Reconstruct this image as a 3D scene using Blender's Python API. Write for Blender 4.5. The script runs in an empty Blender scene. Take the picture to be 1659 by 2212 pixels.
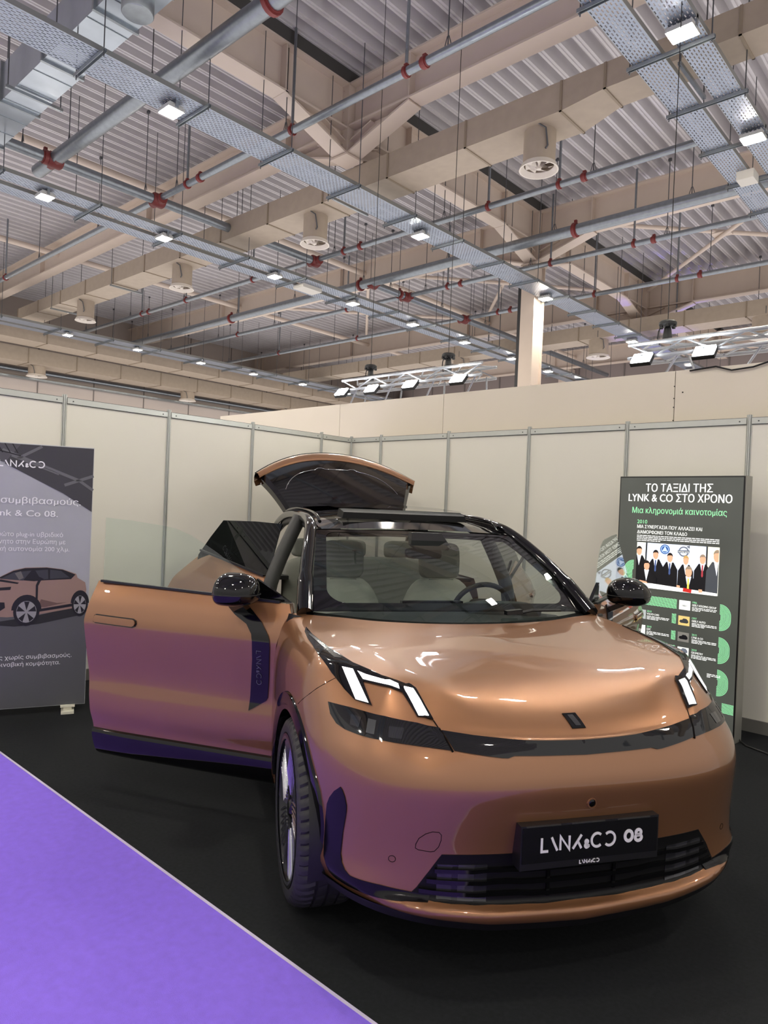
import bpy, bmesh, math, random
from mathutils import Vector, Matrix
from mathutils.bvhtree import BVHTree
from mathutils.interpolate import poly_3d_calc
from mathutils.geometry import tessellate_polygon
random.seed(7)
S = bpy.context.scene
COL = S.collection
PI = math.pi

# ------------------------------------------------------------------ camera, world, exposure
CAM_POS = (6.1136, -6.0688, 1.6492)
YAW, PITCH, ROLL, FPX = -0.738255, -0.006007, 0.041326, 1504.88
def make_camera():
    f = Vector((math.sin(YAW)*math.cos(PITCH), math.cos(YAW)*math.cos(PITCH), math.sin(PITCH)))
    r = Vector((math.cos(YAW), -math.sin(YAW), 0.0))
    u = r.cross(f)
    c, s = math.cos(ROLL), math.sin(ROLL)
    r2 = c*r + s*u
    u2 = -s*r + c*u
    cd = bpy.data.cameras.new('camera')
    cd.sensor_fit = 'HORIZONTAL'; cd.sensor_width = 36.0
    cd.lens = 36.0*FPX/1659.0
    cd.clip_start = 0.05; cd.clip_end = 200
    o = bpy.data.objects.new('camera', cd)
    o.matrix_world = Matrix(((r2.x, u2.x, -f.x, CAM_POS[0]), (r2.y, u2.y, -f.y, CAM_POS[1]),
                             (r2.z, u2.z, -f.z, CAM_POS[2]), (0, 0, 0, 1)))
    COL.objects.link(o); S.camera = o
make_camera()
S.view_settings.view_transform = 'Standard'
S.view_settings.look = 'None'
S.view_settings.gamma = 1.0
S.view_settings.use_curve_mapping = False
S.view_settings.exposure = 0.34
W = bpy.data.worlds.new('world'); S.world = W; W.use_nodes = True
# the rest of the lit hall: darker at eye level, lit floors below, pale roof above
_nt = W.node_tree; _tc = _nt.nodes.new('ShaderNodeTexCoord'); _sp = _nt.nodes.new('ShaderNodeSeparateXYZ'); _rp = _nt.nodes.new('ShaderNodeValToRGB'); _mr = _nt.nodes.new('ShaderNodeMapRange')
_nt.links.new(_tc.outputs['Generated'], _sp.inputs[0]); _nt.links.new(_sp.outputs[2], _mr.inputs[0]); _mr.inputs[1].default_value = -1; _mr.inputs[2].default_value = 1
_nt.links.new(_mr.outputs[0], _rp.inputs[0]); _nt.links.new(_rp.outputs[0], _nt.nodes['Background'].inputs[0])
_e = _rp.color_ramp.elements; _e[0].position = .36; _e[0].color = (1.0, .95, .93, 1); _e[1].position = .47; _e[1].color = (.46, .44, .425, 1)
for _p, _c in ((.56, (.50, .475, .455, 1)), (.66, (.62, .59, .57, 1))):
    _n = _e.new(_p); _n.color = _c
_nt.nodes['Background'].inputs[1].default_value = 1.0
LAMP_E = 430.0      # hall floodlight faces
FLOOD_E = 110.0     # white floods on the trusses
def area_light(name, loc, target, size, power, col, sy=None):
    l = bpy.data.lights.new(name, 'AREA'); l.energy = power; l.color = col
    l.shape = 'RECTANGLE'; l.size = size; l.size_y = sy or size
    o = bpy.data.objects.new(name, l); COL.objects.link(o)
    o.location = loc
    o.rotation_euler = (Vector(target)-Vector(loc)).to_track_quat('-Z', 'Y').to_euler()
    return o

# ------------------------------------------------------------------ materials
def lin(c):
    return tuple(((v/255.0)/12.92 if v <= 10.3 else (((v/255.0)+0.055)/1.055)**2.4) for v in c)
MATS = {}
def mat(name, col, rough=0.5, metal=0.0, coat=0.0, spec=0.5, noise=0.0, nscale=20.0, emit=0.0, bump=0.0, bscale=200.0, coat_rough=0.03):
    if name in MATS: return MATS[name]
    m = bpy.data.materials.new(name); m.use_nodes = True
    nt = m.node_tree; b = nt.nodes['Principled BSDF']
    c = (*lin(col), 1)
    b.inputs['Base Color'].default_value = c
    b.inputs['Roughness'].default_value = rough
    b.inputs['Metallic'].default_value = metal
    b.inputs['Coat Weight'].default_value = coat
    b.inputs['Coat Roughness'].default_value = coat_rough
    b.inputs['Specular IOR Level'].default_value = spec
    if emit:
        b.inputs['Emission Color'].default_value = c
        b.inputs['Emission Strength'].default_value = emit
    if noise or bump:
        tc = nt.nodes.new('ShaderNodeTexCoord')
    if noise:
        n = nt.nodes.new('ShaderNodeTexNoise'); n.inputs['Scale'].default_value = nscale; n.inputs['Detail'].default_value = 5
        nt.links.new(tc.outputs['Object'], n.inputs['Vector'])
        mx = nt.nodes.new('ShaderNodeMix'); mx.data_type = 'RGBA'
        lo = tuple(v*(1-noise) for v in c[:3]); hi = tuple(min(1, v*(1+noise)) for v in c[:3])
        mx.inputs[6].default_value = (*lo, 1); mx.inputs[7].default_value = (*hi, 1)
        nt.links.new(n.outputs['Fac'], mx.inputs[0]); nt.links.new(mx.outputs[2], b.inputs['Base Color'])
    if bump:
        n2 = nt.nodes.new('ShaderNodeTexNoise'); n2.inputs['Scale'].default_value = bscale; n2.inputs['Detail'].default_value = 3
        nt.links.new(tc.outputs['Object'], n2.inputs['Vector'])
        bp = nt.nodes.new('ShaderNodeBump'); bp.inputs['Strength'].default_value = bump; bp.inputs['Distance'].default_value = 0.01
        nt.links.new(n2.outputs['Fac'], bp.inputs['Height']); nt.links.new(bp.outputs['Normal'], b.inputs['Normal'])
    MATS[name] = m
    return m
def glass(name, tint, refl=1.0, ior=1.5):
    if name in MATS: return MATS[name]
    m = bpy.data.materials.new(name); m.use_nodes = True
    nt = m.node_tree; nt.nodes.clear()
    out = nt.nodes.new('ShaderNodeOutputMaterial')
    t = nt.nodes.new('ShaderNodeBsdfTransparent'); t.inputs[0].default_value = (*tint, 1)
    g = nt.nodes.new('ShaderNodeBsdfGlossy'); g.inputs['Roughness'].default_value = 0.005
    g.inputs[0].default_value = (refl, refl, refl, 1)
    # Schlick reflectance, the same from both faces of a pane
    ge = nt.nodes.new('ShaderNodeNewGeometry'); dt = nt.nodes.new('ShaderNodeVectorMath'); dt.operation = 'DOT_PRODUCT'
    nt.links.new(ge.outputs['Normal'], dt.inputs[0]); nt.links.new(ge.outputs['Incoming'], dt.inputs[1])
    def mth(op, x, y=None):
        q = nt.nodes.new('ShaderNodeMath'); q.operation = op
        for k, v in enumerate((x, y)):
            if v is None: continue
            if isinstance(v, (int, float)): q.inputs[k].default_value = v
            else: nt.links.new(v, q.inputs[k])
        return q.outputs[0]
    f0 = ((ior-1)/(ior+1))**2
    c_ = mth('ABSOLUTE', dt.outputs['Value'])
    fr = mth('ADD', mth('MULTIPLY', mth('POWER', mth('SUBTRACT', 1.0, c_), 5.0), 1-f0), f0)
    mx = nt.nodes.new('ShaderNodeMixShader')
    nt.links.new(fr, mx.inputs[0]); nt.links.new(t.outputs[0], mx.inputs[1]); nt.links.new(g.outputs[0], mx.inputs[2])
    nt.links.new(mx.outputs[0], out.inputs[0])
    MATS[name] = m
    return m
def emitter(name, col, strength):
    if name in MATS: return MATS[name]
    m = bpy.data.materials.new(name); m.use_nodes = True
    nt = m.node_tree; nt.nodes.clear()
    out = nt.nodes.new('ShaderNodeOutputMaterial'); e = nt.nodes.new('ShaderNodeEmission')
    e.inputs[0].default_value = (*col, 1); e.inputs[1].default_value = strength
    nt.links.new(e.outputs[0], out.inputs[0])
    MATS[name] = m
    return m
def perforated(name, col, px, py, fx, fy):
    # galvanised sheet with punched slots: procedural holes through transparency
    if name in MATS: return MATS[name]
    m = mat(name, col, 0.42, 0.75, noise=0.18, nscale=6)
    nt = m.node_tree; b = nt.nodes['Principled BSDF']; out = nt.nodes['Material Output']
    tc = nt.nodes.new('ShaderNodeTexCoord'); sp = nt.nodes.new('ShaderNodeSeparateXYZ')
    nt.links.new(tc.outputs['Object'], sp.inputs[0])
    def math_(op, a, bb=None):
        n = nt.nodes.new('ShaderNodeMath'); n.operation = op
        if isinstance(a, (int, float)): n.inputs[0].default_value = a
        else: nt.links.new(a, n.inputs[0])
        if bb is not None:
            if isinstance(bb, (int, float)): n.inputs[1].default_value = bb
            else: nt.links.new(bb, n.inputs[1])
        return n.outputs[0]
    row = math_('FLOOR', math_('DIVIDE', sp.outputs[0], px))
    xx = math_('FRACT', math_('DIVIDE', sp.outputs[0], px))
    off = math_('MULTIPLY', math_('MODULO', math_('ABSOLUTE', row), 2.0), 0.5)
    yy = math_('FRACT', math_('ADD', math_('DIVIDE', sp.outputs[1], py), off))
    h = math_('MULTIPLY', math_('LESS_THAN', xx, fx), math_('LESS_THAN', yy, fy))
    tr = nt.nodes.new('ShaderNodeBsdfTransparent'); mx = nt.nodes.new('ShaderNodeMixShader')
    nt.links.new(h, mx.inputs[0]); nt.links.new(b.outputs[0], mx.inputs[1]); nt.links.new(tr.outputs[0], mx.inputs[2])
    nt.links.new(mx.outputs[0], out.inputs[0])
    return m

M = dict(
    carpet=mat('black carpet', (36, 38, 40), 0.95, noise=0.35, nscale=60, bump=0.5, bscale=500, spec=0.15),
    purple=mat('purple carpet', (146, 116, 238), 0.95, noise=0.12, nscale=25, bump=0.5, bscale=500, spec=0.1),
    panel=mat('booth panel white', (226, 223, 211), 0.42, noise=0.02, nscale=3),
    board=mat('white board', (216, 207, 191), 0.6, noise=0.03, nscale=2),
    alu=mat('anodised aluminium', (196, 198, 192), 0.35, 0.6, noise=0.05),
    alu_gap=mat('profile groove', (86, 90, 88), 0.6, 0.3),
    gap=mat('dark joint', (60, 56, 52), 0.8),
    hallwall=mat('hall wall panel', (190, 178, 170), 0.7, noise=0.05, nscale=1.5),
    hallfar=mat('hall far wall', (150, 138, 134), 0.7, noise=0.05, nscale=1.5),
    deck=mat('corrugated steel deck', (200, 196, 198), 0.42, 0.2, noise=0.10, nscale=2.5),
    beam=mat('cream painted steel', (206, 190, 176), 0.5, noise=0.05, nscale=4),
    galv=mat('galvanised steel', (150, 156, 160), 0.38, 0.8, noise=0.25, nscale=9),
    pipe=mat('galvanised pipe', (140, 146, 152), 0.35, 0.75, noise=0.25, nscale=14),
    rod=mat('steel rod', (96, 98, 102), 0.5, 0.6),
    duct=mat('beige duct board', (164, 150, 134), 0.6, noise=0.12, nscale=7),
    duct_seam=mat('duct seam', (140, 126, 108), 0.6),
    red=mat('red pipe coupling', (118, 46, 44), 0.5, noise=0.1),
    fanw=mat('fan white', (214, 206, 196), 0.45),
    tray=perforated('perforated tray', (150, 158, 172), 0.034, 0.075, 0.36, 0.60),
    traylip=mat('tray lip', (150, 152, 150), 0.4, 0.7),
    lamp_body=mat('lamp housing', (190, 190, 186), 0.4, 0.3),
    lamp=emitter('floodlight face', (1.0, 0.93, 0.80), LAMP_E),
    lampw=emitter('led flood face', (0.93, 0.97, 1.0), FLOOD_E),
    truss=mat('white truss', (150, 152, 156), 0.35, 0.3),
    black=mat('matt black', (18, 18, 19), 0.55),
    bluel=emitter('blue stage lens', (0.10, 0.08, 1.0), 60.0),
)

# ------------------------------------------------------------------ mesh helpers
class MB:
    def __init__(s): s.v = []; s.f = []
    def add(s, vs, fs):
        n = len(s.v); s.v += [tuple(v) for v in vs]; s.f += [tuple(i+n for i in f) for f in fs]; return s
    def box(s, x0, x1, y0, y1, z0, z1):
        v = [(x, y, z) for z in (z0, z1) for y in (y0, y1) for x in (x0, x1)]
        return s.add(v, [(0, 2, 3, 1), (4, 5, 7, 6), (0, 1, 5, 4), (2, 6, 7, 3), (0, 4, 6, 2), (1, 3, 7, 5)])
    def obox(s, p, q, w, h, up=(0, 0, 1)):
        # bar from p to q, width w (sideways) and height h (along up)
        p, q = Vector(p), Vector(q); d = (q-p).normalized(); up = Vector(up)
        sd = d.cross(up)
        if sd.length < 1e-5: sd = d.cross(Vector((1, 0, 0)))
        sd.normalize(); u = sd.cross(d)
        v = []
        for c in (p, q):
            for a, b in ((-1, -1), (1, -1), (1, 1), (-1, 1)): v.append(c+sd*a*w/2+u*b*h/2)
        return s.add(v, [(3, 2, 1, 0), (4, 5, 6, 7), (0, 1, 5, 4), (1, 2, 6, 5), (2, 3, 7, 6), (3, 0, 4, 7)])
    def tube(s, pts, r, n=10, caps=True, closed=False):
        pts = [Vector(p) for p in pts]; N = len(pts)
        rs = r if isinstance(r, (list, tuple)) else [r]*N
        vs = []; prev = None
        for i, p in enumerate(pts):
            a = pts[(i-1) % N] if (i > 0 or closed) else p
            b = pts[(i+1) % N] if (i < N-1 or closed) else p
            t = (b-a).normalized()
            if prev is None:
                ref = Vector((0, 0, 1)) if abs(t.z) < 0.9 else Vector((1, 0, 0))
                u = t.cross(ref).normalized()
            else:
                u = (prev - t*prev.dot(t)).normalized()
            w = t.cross(u); prev = u
            for k in range(n):
                an = 2*PI*k/n; vs.append(p+(u*math.cos(an)+w*math.sin(an))*rs[i])
        fs = []
        for i in range(N if closed else N-1):
            j = (i+1) % N
            for k in range(n):
                k2 = (k+1) % n; fs.append((i*n+k, i*n+k2, j*n+k2, j*n+k))
        if caps and not closed:
            fs.append(tuple(range(n))[::-1]); fs.append(tuple((N-1)*n+k for k in range(n)))
        return s.add(vs, fs)
    def lathe(s, prof, c=(0, 0, 0), ax='z', n=32, close=False):
        vs = []
        for r, h in prof:
            for k in range(n):
                a = 2*PI*k/n; x, y = r*math.cos(a), r*math.sin(a)
                p = (x, y, h) if ax == 'z' else ((h, x, y) if ax == 'x' else (x, h, y))
                vs.append((p[0]+c[0], p[1]+c[1], p[2]+c[2]))
        fs = []; m = len(prof)
        for i in range(m if close else m-1):
            j = (i+1) % m
            for k in range(n):
                k2 = (k+1) % n; fs.append((i*n+k, i*n+k2, j*n+k2, j*n+k))
        return s.add(vs, fs)
    def grid(s, rows):
        n = len(rows[0]); vs = [p for r in rows for p in r]; fs = []
        for i in range(len(rows)-1):
            for k in range(n-1):
                fs.append((i*n+k, i*n+k+1, (i+1)*n+k+1, (i+1)*n+k))
        return s.add(vs, fs)
    def poly3(s, pts):
        return s.add(pts, [tuple(range(len(pts)))])
    def prism(s, poly, z0, z1, f=None):
        # filled 2-D polygon (x,y) extruded from z0 to z1, f maps (x,y,z)->3-D
        f = f or (lambda x, y, z: (x, y, z)); n = len(poly)
        tri = tessellate_polygon([[Vector((x, y, 0)) for x, y in poly]])
        vs = [f(x, y, z0) for x, y in poly]+[f(x, y, z1) for x, y in poly]
        fs = [tuple(t) for t in tri]+[tuple(i+n for i in t[::-1]) for t in tri]
        for i in range(n): fs.append((i, (i+1) % n, n+(i+1) % n, n+i))
        return s.add(vs, fs)
    def build(s, name, m, parent=None, smooth=None, loc=None, merge=1e-5, fix=True):
        me = bpy.data.meshes.new(name); me.from_pydata(s.v, [], s.f); me.update()
        b = bmesh.new(); b.from_mesh(me)
        bmesh.ops.remove_doubles(b, verts=b.verts, dist=merge)
        bmesh.ops.dissolve_degenerate(b, edges=b.edges, dist=1e-6)
        if fix: bmesh.ops.recalc_face_normals(b, faces=b.faces)
        b.to_mesh(me); b.free()
        if smooth is not None:
            me.shade_smooth()
            me.set_sharp_from_angle(angle=math.radians(smooth))
        if m is not None:
            for x in (m if isinstance(m, (list, tuple)) else [m]): me.materials.append(x)
        o = bpy.data.objects.new(name, me); COL.objects.link(o)
        if parent is not None: o.parent = parent
        if loc is not None: o.location = loc
        return o
def tag(o, label, cat, group=None, kind=None):
    if label: o['label'] = label
    if cat: o['category'] = cat
    if group: o['group'] = group
    if kind: o['kind'] = kind
    return o
def thing(name, label, cat, loc=(0, 0, 0), rz=0.0, group=None):
    o = bpy.data.objects.new(name, None); COL.objects.link(o)
    o.location = loc; o.rotation_euler = (0, 0, rz); o.empty_display_size = 0.1
    return tag(o, label, cat, group)
def struct(o): o['kind'] = 'structure'; return o
def copy_tree(o, parent=None):
    c = o.copy(); COL.objects.link(c)
    if parent is not None: c.parent = parent
    for ch in list(o.children): copy_tree(ch, c)
    return c
ORD = ['first', 'second', 'third', 'fourth', 'fifth', 'sixth', 'seventh', 'eighth', 'ninth', 'tenth', 'eleventh', 'twelfth']
# ------------------------------------------------------------------ setting: floor, booth walls, hall shell
struct(MB().box(-0.1, 9.5, -4.40, 0.5, -0.05, 0.0).build('floor', M['carpet']))
struct(MB().box(-6, 9.5, -9.5, -4.412, -0.05, 0.002).build('floor_aisle', M['purple']))
struct(MB().box(-0.1, 9.5, -4.412, -4.40, -0.05, 0.004).build('trim_1', mat('white edge tape', (206, 198, 222), 0.6)))
H = 2.5
def rail_profile(mb, a, b, z0, z1, horiz):
    (mb.box(a, b, -0.012, 0.02, z0, z1) if horiz else mb.box(-0.02, 0.012, a, b, z0, z1))
# back wall along x at y=0 (faces -y), left wall along y at x=0 (faces +x)
struct(MB().box(0.0, 8.5, 0.0, 0.006, 0.0, H-0.01).build('wall_back', M['panel']))
struct(MB().box(-0.006, 0.0, -6.5, 0.0, 0.0, H-0.01).build('wall_left', M['panel']))
T = 2
mb = MB()
xs = [0.0, 0.5, 1.5, 2.5, 3.5, 4.5, 5.5, 6.5, 7.5, 8.5]
for a, b in zip(xs[:-1], xs[1:]):
    mb.box(a+.02, b-.02, -0.014, 0.02, H-0.062, H-0.014)
struct(mb.build('trim_2', M['alu']))
mb = MB()
for a, b in zip(xs[:-1], xs[1:]):
    mb.box(a+.02, b-.02, -0.010, 0.018, H-0.0665, H-0.0625); mb.box(a+.02, b-.02, -0.010, 0.018, H-0.0135, H-0.010)
    for q in (a+.07, b-.07): mb.lathe([(0.0, -0.0165), (0.006, -0.0165), (0.006, -0.012)], (q, 0, H-0.04), 'y', 10)
struct(mb.build('trim_3', M['alu_gap']))
struct(MB().box(0.02, 8.5, -0.016, 0.02, 0.0, 0.10).build('baseboard_back', mat('grey rail', (128, 126, 120), 0.5, 0.3)))
mb = MB()
ys = [0.0, -0.5, -1.5, -2.5, -3.5, -4.5, -5.5, -6.5]
for b, a in zip(ys[:-1], ys[1:]):
    mb.box(-0.02, 0.014, a+.02, b-.02, H-0.062, H-0.014)
struct(mb.build('trim_4', M['alu']))
mb = MB()
for b, a in zip(ys[:-1], ys[1:]):
    mb.box(-0.018, 0.010, a+.02, b-.02, H-0.0665, H-0.0625); mb.box(-0.018, 0.010, a+.02, b-.02, H-0.0135, H-0.010)
    for q in (a+.07, b-.07): mb.lathe([(0.0, 0.0165), (0.006, 0.0165), (0.006, 0.012)], (0, q, H-0.04), 'x', 10)
struct(mb.build('trim_5', M['alu_gap']))
struct(MB().box(-0.02, 0.016, -6.5, -0.02, 0.0, 0.10).build('baseboard_left', MATS['grey rail']))
def post(x, y, n):
    # fluted octagonal stand profile
    mb = MB(); r = 0.02; ro = r
    pr = []
    for k in range(8):
        a = PI/8+k*PI/4
        p0 = (ro*math.cos(a)*1.05, ro*math.sin(a)*1.05)
        a2 = PI/8+(k+1)*PI/4
        p1 = (ro*math.cos(a2)*1.05, ro*math.sin(a2)*1.05)
        for t, d in ((0, 1), (.33, 1), (.36, .62), (.64, .62), (.67, 1)):
            pr.append(((p0[0]*(1-t)+p1[0]*t)*d, (p0[1]*(1-t)+p1[1]*t)*d))
    mb.prism(pr, 0.0, H+0.012, lambda a, b, z: (x+a, y+b, z))
    struct(mb.build('trim_%d' % n, M['alu']))
n = 6
for x in xs[:-1]: post(x, 0.0, n); n += 1
for y in ys[1:]: post(0.0, y, n); n += 1
# neighbour stand wall of white boards behind the booth
ywall = 0.36
jx = [-3.35, -0.60, 1.13, 3.77, 6.4, 8.9]
mb = MB()
for a, b in zip(jx[:-1], jx[1:]): mb.box(a+.003, b-.003, ywall, ywall+.04, 0, 3.0)
struct(mb.build('wall_neighbour', M['board']))
mb = MB()
for a in jx[1:-1]: mb.box(a-.003, a+.003, ywall+.012, ywall+.04, 0, 2.995)
struct(mb.build('trim_%d' % n, M['gap'])); n += 1
mb = MB()
for z in (2.55, 2.67, 2.75, 2.86):
    mb.lathe([(0, -.003), (.006, -.003), (.006, 0.0)], (3.765, ywall, z), 'y', 8)
mb.lathe([(0, -.003), (.007, -.003), (.007, 0.0)], (3.84, ywall, 2.80), 'y', 8)
struct(mb.build('trim_%d' % n, M['gap'])); n += 1
# hall shell
struct(MB().box(-20.9, -20.7, -14, 22, 2.2, 8.9).build('wall_hall_left', M['hallwall']))
mb = MB()
for k in range(-6, 11): mb.box(-20.71, -20.685, 2.1*k-.02, 2.1*k+.02, 2.2, 8.8)
struct(mb.build('trim_%d' % n, mat('wall seam', (120, 112, 108), .7))); n += 1
struct(MB().box(-20.9, 13, 21.5, 21.7, 2.2, 8.9).build('wall_hall_far', M['hallfar']))
mb = MB()
for k in range(-10, 7): mb.box(2.0*k-.025, 2.0*k+.025, 21.47, 21.5, 2.2, 8.8)
struct(mb.build('trim_%d' % n, MATS['wall seam'])); n += 1
# corrugated roof deck, ribs along y
mb = MB(); prof = []
p = 0.281; x = -21.0
while x < 13.0:
    prof += [(x, 8.80), (x+.105, 8.80), (x+.145, 8.62), (x+.180, 8.62), (x+.187, 8.635), (x+.203, 8.635), (x+.210, 8.62), (x+.241, 8.62)]
    x += p
mb.grid([[(a, y, z) for a, z in prof] for y in (-14, 0, 8, 22)])
mb.grid([[(a, y, 8.9) for a in (-21, 13)] for y in (-14, 22)])
struct(mb.build('ceiling', M['deck']))

# ------------------------------------------------------------------ roof steel
BX = [1.79, 7.75, 13.94, 20.2]            # beams running along x at these y
NX = -2.18                                 # beam running along y at this x
def ibeam(p, q, z0, z1, w=0.30, tf=0.03, tw=0.03):
    mb = MB(); p = Vector(p); q = Vector(q)
    for a in (z0+tf/2, z1-tf/2): mb.obox((p.x, p.y, a), (q.x, q.y, a), w, tf)
    mb.obox((p.x, p.y, (z0+z1)/2), (q.x, q.y, (z0+z1)/2), tw, z1-z0-2*tf)
    return mb
def knee(node, d, name, par, L=1.42, zb=7.70, zn=7.30, w=0.30):
    # sloping haunch under a beam: bottom flange strip, web triangle, stiffeners
    d = Vector(d).normalized(); c = Vector((node[0], node[1], 0))
    sd = Vector((-d.y, d.x, 0))
    mb = MB()
    a = c+d*L+Vector((0, 0, zb)); b = c+d*0.12+Vector((0, 0, zn))
    mb.obox(a, b, w, 0.03)
    tri = [(c+d*L+Vector((0, 0, zb))), (c+Vector((0, 0, zb))), (c+d*.1+Vector((0, 0, zn)))]
    vs = [t+sd*.012 for t in tri]+[t-sd*.012 for t in tri]
    mb.add(vs, [(0, 1, 2), (5, 4, 3), (0, 1, 4, 3), (1, 2, 5, 4), (2, 0, 3, 5)])
    for s in (-1, 1):
        mb.obox(c+d*L+sd*s*w*.27+Vector((0, 0, zb+.02)), c+d*L+sd*s*w*.27+Vector((0, 0, 8.40)), .016, w*.44, tuple(sd))
    # small tie from the tip back up to the beam
    mb.obox(c+d*.62+Vector((0, 0, zb-.02)), c+d*.10+Vector((0, 0, zb-.20)), w*.7, .02)
    mb.build(name, M['beam'], par)
def bolts(node, par):
    mb = MB()
    for sx in (-1, 1):
        for k in range(6):
            mb.lathe([(0, 0.02), (0.018, 0.02), (0.018, 0.0)], (node[0]+sx*.06, node[1]-.17, 7.45+k*.17), 'y', 6)
    mb.box(node[0]-.16, node[0]+.16, node[1]-.16, node[1]-.13, 7.28, 8.42)
    mb.box(node[0]-.16, node[0]+.16, node[1]+.13, node[1]+.16, 7.28, 8.42)
    mb.box(node[0]-.16, node[0]-.13, node[1]-.13, node[1]+.13, 7.28, 8.42)
    mb.box(node[0]+.13, node[0]+.16, node[1]-.13, node[1]+.13, 7.28, 8.42)
    mb.box(node[0]-.19, node[0]+.19, node[1]-.19, node[1]+.19, 7.26, 7.29)
    mb.build('node_plate', M['beam'], par)
tb = thing('steel_girder', 'long cream steel girder with haunched knees running over the column', 'girder', (0, 0, 0))
yb = ibeam((NX, -14, 0), (NX, 21.4, 0), 7.69, 8.42); yb.build('web', M['beam'], tb)
MB().box(NX-.16, NX+.16, -14, 21.4, 8.42, 8.615).build('closure_strip', mat('dark foam strip', (70, 68, 66), .8), tb)
for by in BX[:3]:
    knee((NX, by), (0, 1, 0), 'knee_brace', tb); knee((NX, by), (0, -1, 0), 'knee_brace', tb)
desc = ['nearest cream steel roof beam crossing above the tailgate', 'cream steel roof beam crossing directly over the column',
        'cream steel roof beam just behind the column', 'farthest cream steel roof beam near the far hall wall']
for k, by in enumerate(BX):
    t = thing('roof_beam', desc[k], 'roof beam', (0, 0, 0), 0, 'cream roof beams')
    for a, b in ((-20.7, NX-.17), (NX+.17, 13.0)):
        ibeam((a, by, 0), (b, by, 0), 7.72, 8.42).build('web', M['beam'], t)
    if k < 3:
        knee((NX, by), (1, 0, 0), 'knee_brace', t); knee((NX, by), (-1, 0, 0), 'knee_brace', t); bolts((NX, by), t)
    mb = MB()
    xx = -20.0
    while xx < 13:
        if abs(xx-NX) > 1.0: mb.box(xx-.008, xx+.008, by-.14, by+.14, 7.74, 8.40)
        xx += 5.8
    mb.build('stiffener', M['beam'], t)
# column under the second node
t = thing('steel_column', 'cream steel column with black cable strip rising behind the white wall', 'column', (NX, 7.75, 0))
mb = MB(); mb.box(-.17, .17, -.22, -.195, 0, 7.26); mb.box(-.17, .17, .195, .22, 0, 7.26); mb.box(-.015, .015, -.195, .195, 0, 7.26)
mb.box(.10, .115, -.195, .195, 0, 7.26); mb.box(-.20, .20, -.24, .24, 7.22, 7.26)
mb.build('shaft', M['beam'], t)
MB().box(-.25, -.172, -.22, -.14, 0, 6.9).build('cable_ladder', mat('black cable ladder', (44, 44, 46), .6), t)
for px_, lab in ((-8.4, 'pale column standing at the far hall wall, left of the trusses'), (4.4, 'pale column standing at the far hall wall behind the right truss')):
    t2 = MB().box(px_-.25, px_+.25, 20.9, 21.4, 0, 7.9).build('wall_column', M['beam'])
    tag(t2, lab, 'column')
# white round purlin tubes and X braces under the deck
tubes = [(-7.55, 'white round tie tube left of the column, nearest'), (-13.3, 'white round tie tube far out on the left')]
for k, (xx, lab) in enumerate(tubes):
    tag(MB().tube([(xx, -14, 8.12), (xx, 21.3, 8.12)], 0.075, 12).build('tie_tube', M['beam'], smooth=40), lab, 'tube')
def brace(x0, y0, x1, y1, lab):
    t = thing('cross_brace', lab, 'brace', (0, 0, 0))
    MB().tube([(x0, y0, 8.2), (x1, y1, 8.2)], 0.05, 10).build('strut', M['beam'], t, 40)
    MB().tube([(x0, y1, 8.3), (x1, y0, 8.3)], 0.05, 10).build('strut', M['beam'], t, 40)
    cx_, cy_ = (x0+x1)/2, (y0+y1)/2
    MB().obox((cx_-.2, cy_, 8.25), (cx_+.2, cy_, 8.25), .3, .02).build('gusset', M['beam'], t)
brace(NX+.2, 13.7, 3.7, 7.95, 'white tube cross brace right of the column')
brace(-7.5, 7.95, NX-.2, 13.7, 'white tube cross brace left of the column')
brace(-13.2, 7.95, -7.6, 13.7, 'white tube cross brace further left of the column')
# ------------------------------------------------------------------ services under the roof
def rods(par, pts, z0, z1=8.63, clevis=True, name='hanger'):
    for (x, y) in pts:
        mb = MB(); mb.tube([(x, y, z0), (x, y, z1)], 0.008, 6)
        if clevis: mb.tube([(x-.05, y, z0), (x-.012, y, z0+.12), (x+.012, y, z0+.12), (x+.05, y, z0)], .006, 5)
        mb.box(x-.03, x+.03, y-.02, y+.02, z1-.05, z1)
        mb.build(name, M['rod'], par)
def coupling(par, p, d, r, w=.10):
    p = Vector(p); d = Vector(d).normalized()
    mb = MB()
    mb.tube([p-d*w/2, p-d*w*.3, p-d*w*.3+d*.001, p+d*w*.3-d*.001, p+d*w*.3, p+d*w/2], [r*1.12, r*1.12, r*1.35, r*1.35, r*1.12, r*1.12], 16)
    mb.box(p.x-.025, p.x+.025, p.y-.025, p.y+.025, p.z+r*1.1, p.z+r*1.8)
    mb.build('coupling', M['red'], par, 40)
def branch(y, z, r, x0, x1, lab, cps=(), stiff=(), hang=3.0, h0=0.4):
    t = thing('sprinkler_pipe', lab, 'pipe', (0, 0, 0), 0, 'sprinkler pipes')
    MB().tube([(x0, y, z), (x1, y, z)], r, 16).build('tube', M['pipe'], t, 40)
    for c in cps: coupling(t, (c, y, z), (1, 0, 0), r)
    for c in stiff:
        MB().tube([(c, y, z+r), (c, y, 8.62)], 0.022, 8).build('stand_pipe', M['pipe'], t, 40)
        coupling(t, (c, y, z), (1, 0, 0), r, .07)
    pts = []; x = x0+h0
    while x < x1: pts.append((x, y)); x += hang
    rods(t, pts, z+r)
    return t
ZP = 7.12
branch(-1.40, ZP, .11, -6.4, 13, 'fat grey pipe sloping across the top left of the picture', cps=(-.1,), hang=2.55, h0=1.2)
branch(0.45, ZP, .055, -20.5, 13, 'thin grey pipe passing in front of the nearest haunched node', cps=(-4.35, .55), stiff=(-4.75, -1.95, .25, -13.2))
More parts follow.
